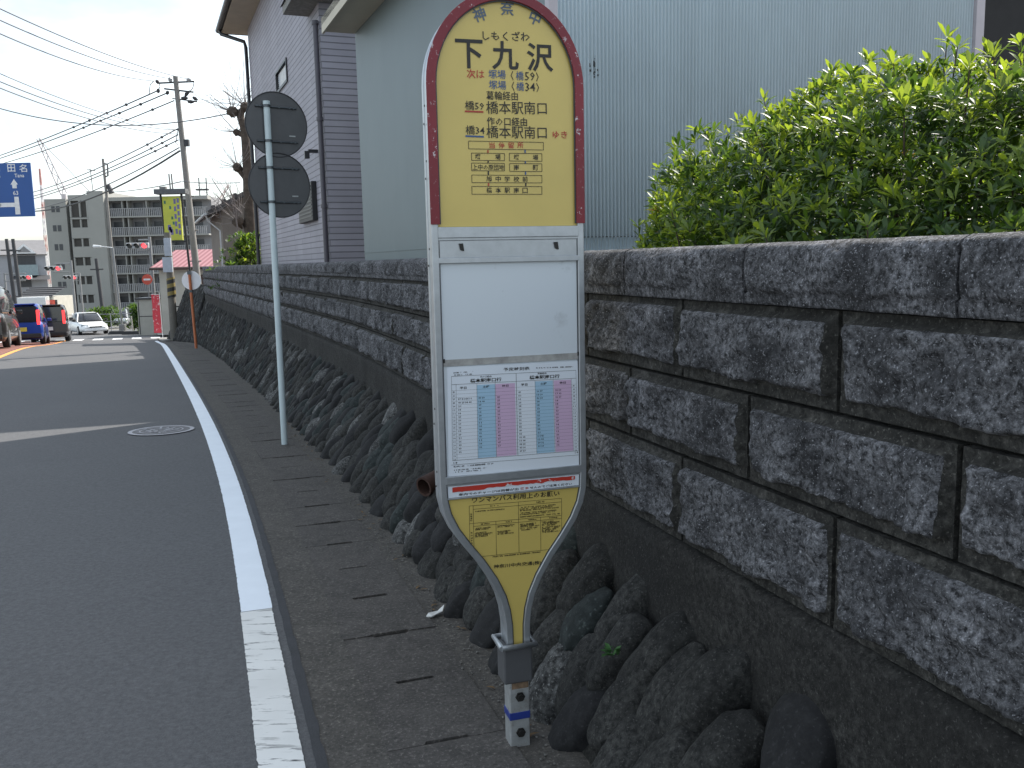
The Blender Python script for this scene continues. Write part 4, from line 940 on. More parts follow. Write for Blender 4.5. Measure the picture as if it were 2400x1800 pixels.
# bare branches low on the left of the trunk
tg = MB()
for pts in ([rel((-7.794, 27.000, 2.600)), rel((-8.029, 26.500, 3.262)), rel((-8.390, 26.000, 4.098))], [rel((-7.902, 26.600, 2.405)), rel((-7.951, 26.500, 3.504)), rel((-7.933, 26.000, 3.863))], [rel((-8.004, 26.500, 3.261)), rel((-8.141, 26.000, 3.475)), rel((-8.311, 26.000, 3.657))], [rel((-7.781, 26.600, 3.140)), rel((-7.966, 26.400, 3.376)), rel((-8.020, 26.400, 3.498))]): tg.tube(pts, [.03, .02, .01], 6)
for k in range(34):
    a = rel((-7.966, 26.400, 3.376)) + Vector((rr.gauss(0, .25), 0, rr.gauss(0, .3))); d = Vector((rr.gauss(-.5, .6), rr.gauss(0, .3), rr.gauss(.2, .6))).normalized(); tg.tube([a, a + d * rr.uniform(.4, 1.1)], [.008, .003], 4)
tg.build('low_branches', MATS['twig_pale'], tr_)
# ------------------------------------------------------------------ poles and overhead wires
mat('pole_concrete', (.20, .19, .18), .85, .12, 3, fine=.15); mat('iron_dark', (.05, .05, .055), .6, .15, 8, metal=.3); mat('porcelain', (.30, .31, .32), .3); mat('wire_black', (.03, .03, .033), .6); mat('wire_grey', (.10, .10, .11), .6)
up0 = Vector((-15.728, 45.000, 0.063)); upz = zg(45.0); upt = Vector((-15.948, 45.000, 10.781))
ut = thing('utility_pole', 'tall concrete utility pole with crossarms and insulators behind the end of the wall', 'utility pole', (up0.x + .3, 45.0, upz))
b0 = Vector(ut.location); H_ = upt.z - upz; tx_ = upt.x - b0.x
def onp(z): f = (z - upz) / H_; return Vector((tx_ * f, 0, z - upz))
g = MB(); g.tube([(0, 0, -.5), (tx_, 0, H_)], [.19, .115], 14)
for z_ in (3.0, 4.2, 5.5): 
    p = onp(upz + H_ * .1 * z_); g.tube([p + Vector((-.28, 0, 0)), p + Vector((.28, 0, 0))], .03, 6)
g.build('shaft', MATS['pole_concrete'], ut)
def arm(p, q, r=.05):
    g = MB(); a = Vector(p) - b0; b_ = Vector(q) - b0; g.tube([a, b_], r, 4); return g.build('crossarm', MATS['iron_dark'], ut)
a1 = arm((-16.858, 45.000, 10.482), (-15.058, 45.000, 10.523)); a2 = arm((-16.527, 45.000, 10.216), (-15.134, 45.000, 10.026)); a3 = arm((-16.168, 45.000, 9.748), (-14.979, 45.000, 9.583), .035)
def insul(p, q, r=.09):
    g = MB(); a = Vector(p) - b0; b_ = Vector(q) - b0; g.tube([a, a.lerp(b_, .5), b_], [r * .6, r, r * .5], 8); g.build('insulator', MATS['porcelain' if r > .1 else 'iron_dark'], ut)
insul((-16.241, 45.000, 10.728), (-16.173, 45.000, 10.527), .11); insul((-15.254, 45.000, 10.667), (-15.369, 45.000, 10.510), .14); insul((-16.889, 45.000, 10.622), (-16.775, 45.000, 10.480), .10)
insul((-16.816, 45.000, 10.222), (-16.831, 45.000, 10.022), .095); insul((-16.348, 45.000, 10.112), (-16.424, 45.000, 9.934), .095); insul((-15.401, 45.000, 10.052), (-15.541, 45.000, 9.835), .095); insul((-15.733, 45.000, 9.759), (-15.423, 45.000, 9.752), .095); insul((-15.172, 45.000, 9.787), (-14.953, 45.000, 9.662), .095); insul((-15.434, 45.000, 9.592), (-15.146, 45.000, 9.566), .095)
g = MB(); c = Vector((-15.614, 45.000, 7.640)) - b0; g.cbox(c, (.22, .2, .32)); g.build('junction_box', MATS['iron_dark'], ut)
g = MB()
for pts in (((-17.015, 45.000, 10.585), (-17.192, 45.000, 10.429), (-17.294, 45.000, 9.912)), ((-15.059, 45.000, 10.504), (-15.141, 45.000, 10.226), (-15.411, 45.000, 9.912)), ((-16.736, 45.000, 10.459), (-16.727, 45.000, 10.300), (-16.819, 45.000, 10.182)), ((-16.038, 45.000, 7.548), (-16.156, 45.000, 7.652), (-15.979, 45.000, 8.357))): g.tube([Vector(q) - b0 for q in pts], .02, 5)
g.build('jumper_leads', MATS['wire_black'], ut)
def wire(a, b_, sag, r, label, m_='wire_grey', beads=()):
    a = Vector(a); b_ = Vector(b_); pts = [a.lerp(b_, i / 20) - Vector((0, 0, sag * 4 * (i / 20) * (1 - i / 20))) for i in range(21)]
    r *= 1.3; g = MB(); g.tube([p - a for p in pts], r, 5)
    for f in beads:
        p = a.lerp(b_, f) - Vector((0, 0, sag * 4 * f * (1 - f))) - a; d = (b_ - a).normalized() * .16; g.tube([p - d, p, p + d], [r, r * 2.6, r], 6)
    o_ = g.build('overhead_wire', MATS[m_], None, loc=a); return tag(o_, label, 'wire', 'overhead wires')
wire((-15.257, 45.000, 10.627), (-13.476, 24.000, 8.562), .25, .014, 'topmost overhead wire running to the upper left corner of the sky')
wire((-16.244, 45.000, 10.688), (-13.506, 24.000, 8.272), .25, .014, 'second overhead wire from the top, sloping down from the left edge')
wire((-16.892, 45.000, 10.582), (-13.540, 24.000, 7.939), .30, .014, 'third overhead wire from the top, ending on the left end of the crossarm')
wire((-16.027, 45.000, 8.277), (-14.779, 26.000, 7.401), .30, .010, 'faint thin overhead wire below the three top wires')
wire((-16.028, 45.000, 8.257), (-14.803, 26.000, 7.172), .35, .013, 'middle overhead wire meeting the pole above its junction box')
wire((-16.041, 45.000, 8.075), (-14.822, 26.000, 6.989), .35, .013, 'lower overhead wire meeting the pole just above its junction box')
wire((-7.977, 27.000, 6.055), (-17.176, 30.000, 7.101), .55, .013, 'sagging overhead wire that crosses the sky to the bare tree')
wire((-16.822, 45.000, 10.142), (-49.250, 85.000, 11.550), .2, .026, 'overhead wire with cable beads from the left crossarm end down to the left', 'wire_black', (.10, .17, .24, .31))
wire((-16.354, 45.000, 10.032), (-49.274, 85.000, 11.320), .2, .026, 'beaded overhead wire just below the left crossarm wire', 'wire_black', (.08, .15, .22, .29))
wire((-16.093, 45.000, 9.646), (-49.314, 85.000, 10.935), .3, .024, 'beaded overhead wire that leaves the pole under the crossarms', 'wire_black', (.06, .14, .22))
wire((-16.024, 45.000, 8.317), (-54.544, 95.000, 8.987), .8, .024, 'upper of the communication wires that dip to the left from the pole', 'wire_grey', (.04, .08))
wire((-16.024, 45.000, 8.034), (-54.580, 95.000, 8.639), .8, .024, 'second communication wire dipping to the left, beaded near the pole', 'wire_grey', (.04, .07))
wire((-16.020, 45.000, 7.791), (-54.615, 95.000, 8.291), .7, .024, 'third communication wire dipping to the left, level with the junction box', 'wire_grey', (.03, .06))
wire((-16.005, 45.000, 7.425), (-54.651, 95.000, 7.942), 1.2, .024, 'thin communication wire leaving the pole below the junction box')
wire((-15.996, 45.000, 7.263), (-54.544, 95.000, 8.987), 1.9, .038, 'lowest and thickest communication wire dipping to the left', 'wire_black')
wire((-14.953, 45.000, 9.662), (-10.367, 38.000, 8.461), .05, .008, 'upper thin wire from the pole towards the lilac house')
wire((-15.146, 45.000, 9.566), (-10.380, 38.000, 8.259), .05, .008, 'lower thin wire from the pole towards the lilac house')
wire((-16.040, 45.000, 5.793), (-32.450, 75.000, 7.889), .1, .02, 'short wire from the tall pole to the thin pole in front of the flats')
wire((-10.506, 36.000, 4.871), (-15.996, 45.000, 5.812), .05, .012, 'wire from the tall pole to the right, level with the sign tower roof')
# thinner pole standing before the flats
p0 = Vector((-35.387, 80.000, 5.753)); pz = zg(80.0); t0 = Vector((-35.157, 80.000, 11.160)); u2 = thing('utility_pole', 'thin dark utility pole with a small bracket standing before the flats', 'utility pole', (t0.x + .25, 80, pz))
b2 = Vector(u2.location); g = MB(); g.tube([(0, 0, 0), (t0.x - b2.x, 0, t0.z - pz)], [.13, .11], 10); g.build('shaft', MATS['pole_concrete'], u2)
g = MB(); q = [Vector(x) - b2 for x in ((-35.154, 80.000, 10.761), (-34.786, 80.000, 10.717), (-34.833, 80.000, 9.700), (-35.062, 80.000, 9.632))]; g.tube(q, .07, 5); c = Vector((-34.778, 80.000, 8.568)) - b2; g.tube([c + Vector((-.1, 0, .35)), c + Vector((.15, 0, -.35))], [.18, .26], 8); g.build('bracket', MATS['iron_dark'], u2)
# slim poles at the junction
for (px_, d_, lab) in (((-38.191, 70.000, 4.095), 70, 'dark utility pole farther left, before the white gabled house'), ((-40.894, 74.000, 4.249), 74, 'dark utility pole at the left edge before the white gabled house'), ((-34.657, 76.000, 2.535), 76, 'slim dark pole before the stair tower of the flats')):
    p = Vector(px_); z_ = zg(d_); o_ = thing('utility_pole', lab, 'utility pole', (p.x, d_, z_)); g = MB(); g.tube([(.25, 0, 0), (0, 0, p.z - z_)], [.17, .13], 10); g.cbox((0, 0, p.z - z_ - .9), (1.1, .1, .1)); g.build('shaft', MATS['iron_dark'], o_)

# ------------------------------------------------------------------ traffic lights and signs
mat('signal_case', (.40, .41, .42), .5); mat('lens_dark', (.012, .016, .015), .3); mat('lens_red', (.5, .02, .02), .4, emit=(1, .04, .05), es=2.2); mat('signal_post', (.20, .205, .21), .6, .1, 4)
def signal(p0, p1, pole_px, d, label, hsz=.36, arm_pole=True):
    a = Vector(p0); b_ = Vector(p1); z_ = zg(d); pp_ = Vector(pole_px)
    o_ = thing('traffic_light', label, 'traffic light', (pp_.x, d, z_)); O2 = Vector(o_.location); L = (b_ - a).length; c = (a + b_) / 2 - O2
    g = MB(); g.tube([(0, 0, 0), (0, 0, pp_.z - z_)], [.12, .09], 10); g.tube([(0, 0, c.z + .35), (c.x, 0, c.z + .35)], .05, 8); g.tube([(0, 0, c.z - .3), (c.x - .1, 0, c.z - .3)], .035, 8); g.build('post', MATS['signal_post'], o_)
    g = MB(); g.box((c.x - L / 2, -.28, c.z - hsz / 2), (c.x + L / 2, -.08, c.z + hsz / 2)); case = g.build('housing', MATS['signal_case'], o_, bevel=.05)
    for k in (-1, 0, 1):
        q = Vector((c.x + k * L * .32, -.285, c.z)); g = MB(); g.disc(q, (0, -1, 0), hsz * .43, .03, 20); g.build('lens', MATS['lens_red' if k == 1 else 'lens_dark'], o_)
        g = MB(); rr_ = hsz * .46; n = 14; v0 = [q + Vector((rr_ * math.cos(math.pi * i / n), 0, rr_ * math.sin(math.pi * i / n))) for i in range(n + 1)]; v1 = [p + Vector((0, -.2, -.02)) for p in v0]
        g.add(v0 + v1, [(i, i + 1, n + 2 + i, n + 1 + i) for i in range(n)]); g.build('visor', MATS['iron_dark'], o_)
    return o_
signal((-23.525, 56.000, 3.028), (-22.132, 56.000, 2.997), (-22.143, 56.000, 3.543), 56, 'largest traffic light showing red, on an arm before the flats')
signal((-35.841, 70.000, 1.795), (-34.523, 70.000, 1.766), (-33.874, 70.000, 2.373), 70, 'traffic light showing red above the red and black car')
signal((-44.456, 82.000, 1.076), (-43.258, 82.000, 1.049), (-45.809, 82.000, 1.489), 82, 'small pale traffic light before the white gabled house')
signal((-41.383, 84.000, 0.972), (-40.116, 84.000, 0.944), (-39.962, 84.000, 1.335), 84, 'small traffic light beside a slim post before the stair tower')
# one-way stop sign on the signal post side
mat('sign_red', (.52, .07, .04), .45); mat('white_paint', (.68, .69, .70), .45); mat('sign_blue', (.012, .075, .28), .4, .04, 2)
c = Vector((-21.673, 54.000, 0.962)); z_ = zg(54); ne = thing('no_entry_sign', 'round red no entry sign on a slim grey post near the banner', 'road sign', (c.x, 54, z_))
g = MB(); g.tube([(0, .06, 0), (0, .06, c.z - z_ + .4)], .04, 8); g.build('post', MATS['signal_post'], ne); g = MB(); g.disc((0, 0, c.z - z_), (0, -1, 0), .31, .02, 32); dd = g.build('sign_disc', MATS['sign_red'], ne); g = MB(); g.box((-.2, -.03, c.z - z_ - .05), (.2, -.021, c.z - z_ + .05)); g.build('white_bar', MATS['white_paint'], dd)
# overhead direction sign
sg0 = Vector((-18.653, 36.000, 5.816)); sg1 = Vector((-18.664, 36.000, 3.744)); z_ = zg(36); W_ = 3.1; Hh = sg0.z - sg1.z
gsn = thing('direction_sign', 'blue overhead direction sign with white arrow on the left', 'road sign', (sg1.x - W_, 36, z_))
zb = sg1.z - z_
g = MB(); g.box((0, -.02, zb), (W_, .02, zb + Hh)); pn = g.build('panel', MATS['sign_blue'], gsn, bevel=.005)
g = MB(); g.tube([(-1.6, .2, 0), (-1.6, .2, zb + Hh)], .11, 10); 
for f in (.3, .8): g.tube([(-1.6, .2, zb + Hh * f), (W_ - .2, .1, zb + Hh * f)], .06, 8)
g.build('gantry', MATS['signal_post'], gsn)
g = MB(); ex, ez = Vector((1, 0, 0)), Vector((0, 0, 1)); yy = -.024
def gpt(px, py): return (W_ - (79.0 - px - (py - 444) * -.075) * 36 / 2100, zb + (508.5 - py) * 36 / 2100 * (Hh / (127.5 * 36 / 2100)))
def gtext(s, px, py, h, w=None): x, z = gpt(px, py); text_mesh(g, s, (x, yy, z), ex, ez, h, w, .01)
gtext('田', 31, 393, .30, .30); gtext('名', 58, 394, .30, .30); gtext('川', -4, 392, .30, .28); gtext('Tana', 49, 411, .14); gtext('kawa', -6, 410, .14)
def gpoly(pts): 
    g.add([(gpt(*p)[0], yy, gpt(*p)[1]) for p in pts], [tuple(range(len(pts)))])
gpoly([(36.5, 419), (28.5, 432), (32, 432), (33, 441), (43, 441), (42.5, 432), (45.5, 432)]); gtext('63', 40, 452, .16); gpoly([(36.5, 461), (46.5, 461), (50.5, 503), (39, 503)]); gpoly([(-30, 475), (37.5, 475), (38.5, 485), (-30, 485)]); gtext('48', 2, 480, .11)
g.build('legend', MATS['white_paint'], pn)

# yellow sign tower
mat('tower_black', (.018, .018, .02), .5); mat('tower_cap', (.10, .105, .11), .6); mat('sign_yellow', (.50, .52, .06), .45, .08, 3); mat('sign_violet', (.16, .14, .30), .5); mat('sign_teal', (.05, .16, .10), .5)
tw0 = Vector((-15.495, 42.000, 5.026)); z_ = zg(42); yt = thing('sign_tower', 'tall yellow shop sign between two black posts under a grey cap', 'sign', (tw0.x, 42, z_)); KM = 42 / 2100
zt = tw0.z - z_
g = MB(); 
for x in (-.46, .50): g.tube([(x + .28, 0, 0), (x, 0, zt)], .055, 8)
for z in (zt - 2.25, 1.5): g.box((-.42, -.04, z), (.62, .04, z + .06))
g.build('posts', MATS['tower_black'], yt)
g = MB(); g.box((-.66, -.25, zt - .06), (.78, .25, zt + .16)); g.build('cap', MATS['tower_cap'], yt); g = MB(); g.box((-.45, -.1, zt + .16), (-.16, .1, zt + .28)); g.tube([(.02, 0, zt + .16), (.0, 0, zt + .85)], .035, 6); g.tube([(.13, 0, zt + .16), (.11, 0, zt + .85)], .035, 6); g.build('roof_fittings', MATS['pole_concrete'], yt)
g = MB(); g.box((-.37, -.06, zt - 2.15), (.44, .06, zt - .16)); yp = g.build('panel', MATS['sign_yellow'], yt)
g = MB(); rr = random.Random(2)
for k in range(5): g.box((.14, -.064, zt - .5 - k * .34), (.24, -.061, zt - .28 - k * .34)); 
for k in range(6): g.box((.29, -.064, zt - .45 - k * .29), (.39, -.061, zt - .25 - k * .29))
for k in range(3): g.box((-.2 + k * .05, -.064, zt - 1.7 - k * .1), (-.06 + k * .05, -.061, zt - 1.45 - k * .1))
g.build('blurred_writing', MATS['sign_violet'], yp); g = MB()
for k in range(4): x = rr.uniform(-.33, .05); z = zt - rr.uniform(.4, 1.5); g.box((x, -.064, z), (x + .09, -.061, z + .14))
g.build('green_marks', MATS['sign_teal'], yp)
# pole with stacked boards and a black and yellow guard
mat('board_pale', (.40, .44, .50), .5, .1, 5); mat('guard_yellow', (.22, .17, .05), .5); mat('pole_olive', (.15, .14, .12), .8, .15, 3)
p = Vector((-15.116, 40.000, 0.259)); z_ = zg(40); bp = thing('utility_pole', 'pole wrapped with pale notice boards and a black and yellow striped guard', 'utility pole', (p.x, 40, z_)); t_ = Vector((-15.015, 40.000, 3.156)); hh = t_.z - z_
g = MB(); g.tube([(.08, 0, 0), (t_.x - p.x, 0, hh)], [.17, .15], 12); g.build('shaft', MATS['pole_olive'], bp)
for a, b_, px0, px1 in ((558, 600, 400, 414), (602, 640, 396, 416)):
    z1 = (Vector((-14.883, 40.000, 2.912)).z if a == 558 else Vector((-14.944, 40.000, 2.076)).z) - z_; z0 = (Vector((-14.940, 40.000, 2.132)).z if a == 558 else Vector((-14.993, 40.000, 1.423)).z) - z_
    g = MB(); g.box((.0 if a == 558 else -.12, -.24, z0), (.30, -.16, z1)); g.build('notice_board', MATS['board_pale'], bp, bevel=.01)
g = MB()
for k in range(5):
    z = Vector((-14.855, 40.000, 1.232)).z - z_ - k * .17; zz = [Vector((.10 + .185 * math.cos(2 * math.pi * i / 12), .185 * math.sin(2 * math.pi * i / 12), z - .02 * i if i < 7 else z - .02 * (12 - i))) for i in range(13)]
    g.add(zz + [q - Vector((0, 0, .085)) for q in zz], [(i, i + 1, 14 + i, 13 + i) for i in range(12)], k % 2); g.add([q - Vector((0, 0, .085)) for q in zz] + [q - Vector((0, 0, .17)) for q in zz], [(i, i + 1, 14 + i, 13 + i) for i in range(12)], (k + 1) % 2)
g.build('striped_guard', [MATS['guard_yellow'], MATS['tower_black']], bp)
# red banner
m, t, b, o = newmat('banner_red'); n1 = noi(t, 5, 4, .6); lk(t, ramp(t, n1.outputs[0], [(.56, (.55, .05, .07)), (.62, (.70, .42, .42))]), b.inputs['Base Color']); b.inputs['Roughness'].default_value = .8
p = Vector((-18.048, 46.000, -1.236)); z_ = zg(46); bn = thing('banner', 'tall red cloth banner on a thin pole near the round no entry sign', 'banner', (p.x, 46, z_)); zt = Vector((-18.020, 46.000, 0.289)).z - z_
g = MB(); g.tube([(.16, 0, 0), (.14, 0, zt + .1)], .015, 6); g.tube([(.14, 0, zt), (-.3, 0, zt)], .012, 6); g.build('pole', MATS['white_paint'], bn); g = MB(); vs = []
for i in range(13):
    for j in range(5): vs.append((.13 - .10 * j, .03 * math.sin(i * .9 + j * 1.3), zt - (zt - .25) * i / 12))
g.add(vs, [(i * 5 + j, i * 5 + j + 1, i * 5 + j + 6, i * 5 + j + 5) for i in range(12) for j in range(4)], 0, True); g.build('cloth', MATS['banner_red'], bn)

# ------------------------------------------------------------------ far buildings
m, t, b, o = newmat('red_roofing'); cx = nd(t, 'ShaderNodeTexCoord'); wv = nd(t, 'ShaderNodeTexWave'); wv.inputs['Scale'].default_value = 1.05; wv.inputs['Distortion'].default_value = 0; lk(t, cx.outputs['Object'], wv.inputs['Vector'])
lk(t, ramp(t, wv.outputs[0], [(.3, (.22, .07, .075)), (.7, (.36, .16, .165))]), b.inputs['Base Color']); b.inputs['Roughness'].default_value = .5
mat('cream_wall', (.40, .385, .34), .7, .08, 2); mat('brown_wall', (.075, .05, .045), .8, .1, 2)
e0 = Vector((-19.852, 50.000, 1.660)); e1 = Vector((-14.945, 50.000, 1.670)); r0 = Vector((-21.109, 54.000, 2.666)); z_ = zg(50)
rb = thing('building', 'low cream building with a red ribbed metal roof beyond the wall end', 'building', (e0.x, 50, z_)); ww = e1.x - e0.x + 3; ze = e0.z - z_; zr = r0.z - z_
g = MB(); g.box((.3, .4, -.5), (ww, 7, ze - .02)); g.build('wall', MATS['cream_wall'], rb)
g = MB(); a = [(0, 0, ze), (ww + .3, 0, ze), (ww + .3, 4, zr), (0, 4, zr), (0, 8, ze), (ww + .3, 8, ze)]; g.add(a, [(0, 1, 2, 3), (3, 2, 5, 4)]); g.add([(x, y, z - .07) for x, y, z in a], [(3, 2, 1, 0), (4, 5, 2, 3)]); g.build('roof', MATS['red_roofing'], rb)
g = MB(); g.tube([(-.02, -.06, ze - .08), (ww + .3, -.06, ze - .08)], .07, 8); g.box((1.9, .34, ze - 1.9), (ww, .396, ze - .45)); g.build('eave_gutter', MATS['brown_wall'], rb)
# cream storage box beside the banner
p = Vector((-21.436, 53.000, -1.150)); z_ = zg(53); sb = thing('storage_shed', 'small cream storage shed with a dark roof beside the red banner', 'shed', (p.x - .55, 53, z_)); zt = Vector((-21.362, 53.000, -0.198)).z - z_
g = MB(); g.box((0, 0, 0), (1.15, 1.4, zt)); w_ = g.build('wall', MATS['cream_wall'], sb); g = MB(); g.box((-.08, -.1, zt), (1.25, 1.5, zt + .1)); g.build('roof', MATS['gutter_dark'], sb); g = MB(); g.box((.05, -.012, .05), (.1, -.002, zt - .05)); g.box((1.05, -.012, .05), (1.1, -.002, zt - .05)); g.box((.1, -.012, zt * .52), (1.05, -.002, zt * .54)); g.build('door_frame', MATS['gutter_dark'], sb)

# block of flats
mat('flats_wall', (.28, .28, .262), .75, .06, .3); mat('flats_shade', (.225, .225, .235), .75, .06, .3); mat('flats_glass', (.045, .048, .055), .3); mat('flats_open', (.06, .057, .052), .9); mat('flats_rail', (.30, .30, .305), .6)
DA = 130.; KA = DA / 2100; fo = Vector((-65.962, 130.000, 11.699)); zf = -7.5
fl = thing('apartment_block', 'grey six storey block of flats with balconies and an open stair tower', 'apartment block', (fo.x, DA, zf)); HT_ = fo.z - zf
def X(px): return (px - 103) * KA
def Zp(py): return HT_ - (py - 467) * KA
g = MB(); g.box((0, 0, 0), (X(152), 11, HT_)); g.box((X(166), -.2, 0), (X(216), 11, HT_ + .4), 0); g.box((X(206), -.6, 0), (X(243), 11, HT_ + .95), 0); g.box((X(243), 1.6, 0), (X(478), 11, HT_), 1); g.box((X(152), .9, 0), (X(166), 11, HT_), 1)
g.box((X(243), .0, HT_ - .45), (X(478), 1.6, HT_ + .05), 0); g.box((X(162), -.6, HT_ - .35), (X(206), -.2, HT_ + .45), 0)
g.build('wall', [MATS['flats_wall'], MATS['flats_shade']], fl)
FH = 43.2 * KA
for f in range(6):
    zt = HT_ - f * FH
    g = MB(); g.box((X(118), -.04, zt - 1.85), (X(126), .0, zt - 1.0)); g.box((X(129), -.04, zt - 1.85), (X(137), .0, zt - 1.0)); g.build('window', MATS['flats_glass'], fl)
    g = MB(); g.box((X(153), .84, zt - 1.2), (X(165), .9, zt - .55)); g.box((X(153), .84, zt - 2.35), (X(165), .9, zt - 1.35)); g.build('window', MATS['flats_glass'], fl)
    g = MB(); zb_ = zt - FH
    g.box((X(164), -.6, zb_ - .25), (X(206), -.31, zb_ + (1.25 if f else -.05)))
    for x in (164, 185.5, 202.5): g.box((X(x), -.598, zb_), (X(x + 3.2), -.31, zt - .3))
    g.build('stair_parapet', MATS['flats_wall'], fl)
    g = MB(); g.box((X(167), -.3, zb_ + .1), (X(206), -.21, zt - .3)); g.build('stair_opening', MATS['flats_open'], fl)
    # balconies, two bays of two
    g = MB(); g.box((X(244), .0, zb_ - .14), (X(476), 1.59, zb_ + .06)); bs2 = g.build('balcony', MATS['flats_wall'], fl)
    g = MB()
    for k in range(52): x = 245 + k * 4.4; g.box((X(x), .02, zb_ + .06), (X(x + 1.8), .06, zb_ + 1.1))
    g.box((X(244), .0, zb_ + 1.1), (X(476), .07, zb_ + 1.17)); g.build('railing', MATS['flats_rail'], bs2)
    g = MB()
    for x in (278, 290, 334, 378, 384, 430): g.box((X(x), .2, zb_ + .06), (X(x + 2.2), 1.58, zt - .15))
    g.build('divider', MATS['flats_wall'], bs2)
    for x0, x1, d in ((248, 270, 1), (297, 318, 1), (323, 333, 2), (342, 362, 1), (388, 408, 1), (412, 424, 2), (436, 456, 1)):
        g = MB(); g.box((X(x0), 1.54, zb_ + (1.0 if d == 1 else .15)), (X(x1), 1.59, zb_ + 2.0)); g.build('window', MATS['flats_glass'], fl)
g = MB(); g.tube([(X(203), 2, HT_ + .4), (X(200), 2, HT_ + 4.4)], .05, 5); g.tube([(X(193), 2, HT_ + 4.2), (X(212), 2, HT_ + 4.0)], .05, 5); g.tube([(X(196), 2, HT_ + 4.1), (X(196), 2.6, HT_ + 4.3)], .04, 5); g.build('aerial', MATS['iron_dark'], fl)
g = MB()
for x in (445, 462): g.tube([(X(x), 3, HT_), (X(x), 3, HT_ + 2.8)], .08, 5)
g.box((X(438), 2.6, HT_ + 1.0), (X(466), 3.4, HT_ + 1.2)); g.box((X(444), 2.8, HT_ + 2.0), (X(464), 3.2, HT_ + 2.1)); g.build('roof_frame', MATS['iron_dark'], fl)

# white gabled house on the left, low dark roofed building, plain roofs beyond
mat('white_wall', (.30, .305, .33), .7, .06, 1); mat('grey_roof', (.17, .165, .17), .7, .1, 2); mat('ash_wall', (.20, .20, .205), .7, .1, 1.5); mat('balcony_glass', (.22, .28, .30), .4)
p = Vector((-54.638, 95.000, -0.726)); z_ = zg(95); wh = thing('house', 'white house with a small gabled dormer and balcony at the far left', 'house', (p.x, 95, z_), R(27)); K9 = 95 / 2100 * .90
def X9(px): return (px + 20) * K9
def Z9(py): return Vector((-50.664, 95.000, 3.195)).z - z_ - (py - 600) * 95 / 2100
g = MB(); g.box((0, 0, -1), (X9(112), 8, Z9(595))); g.build('wall', MATS['white_wall'], wh)
g = MB(); g.add([(-.5, -.4, Z9(596)), (X9(116), -.4, Z9(596)), (X9(112), 4, Z9(560)), (-.5, 4, Z9(560)), (-.5, 8.4, Z9(596)), (X9(116), 8.4, Z9(596))], [(0, 1, 2, 3), (3, 2, 5, 4), (1, 5, 2), (0, 3, 4)]); g.build('roof', MATS['grey_roof'], wh)
g = MB(); g.add([(X9(36), -.75, Z9(594)), (X9(92), -.75, Z9(594)), (X9(64), -.75, Z9(571)), (X9(36), 2, Z9(594)), (X9(92), 2, Z9(594)), (X9(64), 2, Z9(571))], [(0, 1, 2), (0, 2, 5, 3), (1, 4, 5, 2)]); dm = g.build('dormer', MATS['white_paint'], wh)
g = MB(); g.add([(X9(48), -.78, Z9(591)), (X9(80), -.78, Z9(591)), (X9(64), -.78, Z9(577))], [(0, 1, 2)]); g.build('dormer_panel', MATS['ash_wall'], dm)
g = MB(); g.box((X9(42), -.06, Z9(622)), (X9(88), -.01, Z9(599))); g.build('window', MATS['flats_glass'], wh); g = MB(); g.box((X9(40), -.8, Z9(645)), (X9(92), -.02, Z9(620))); g.build('balcony', MATS['balcony_glass'], wh)
g = MB(); g.box((X9(46), -.05, Z9(672)), (X9(74), -.01, Z9(648))); g.build('window', MATS['flats_glass'], wh); g = MB(); g.add([(X9(34), -1.6, Z9(655)), (X9(118), -1.6, Z9(655)), (X9(118), -.02, Z9(645)), (X9(34), -.02, Z9(645))], [(0, 1, 2, 3)]); g.build('porch_roof', MATS['roof_dark'], wh)
p = Vector((-41.561, 76.000, -1.097)); z_ = zg(76); K7 = 76 / 2100; lb = thing('garage', 'low garage with a dark ribbed roof and pale ribbed front behind the blue car', 'garage', (p.x, 76, z_)); za, zb_ = Vector((-40.787, 76.000, 0.212)).z - z_, Vector((-40.862, 76.000, -0.574)).z - z_
g = MB(); g.box((0, 0, -1), (2.9, 4, zb_), 0)
for k in range(6): g.box((0, -.02, zb_ - .16 - k * .22), (2.9, -.001, zb_ - .1 - k * .22), 0)
g.build('wall', MATS['cream_wall'], lb); g = MB(); g.add([(-.1, -.3, zb_), (3.0, -.3, zb_), (3.0, 2.5, za), (-.1, 2.5, za)], [(0, 1, 2, 3)]); 
for k in range(5): f = (k + .5) / 5; g.box((-.1, -.3 + 2.8 * f, zb_ + (za - zb_) * f + .01), (3.0, -.22 + 2.8 * f, zb_ + (za - zb_) * f + .06))
g.build('roof', MATS['roof_dark'], lb)
# pale hazy flats between the houses, far off
for (ax_, bx_, d, lab) in (((-50.342, 150.000, 6.124), (-46.330, 150.000, 0.579), 150, 'far pale building with a flat roof between the flats and the brown house'),):
    a, b_ = Vector(ax_), Vector(bx_); z_ = zg(d); o_ = thing('building', lab, 'building', (a.x, d, z_)); g = MB(); g.box((0, 0, 0), (b_.x - a.x, 8, a.z - z_)); g.build('wall', MATS['ash_wall'], o_); g = MB(); g.box((-.2, -.2, a.z - z_), (b_.x - a.x + .2, 8.2, a.z - z_ + .3)); g.build('roof_edge', MATS['white_wall'], o_)
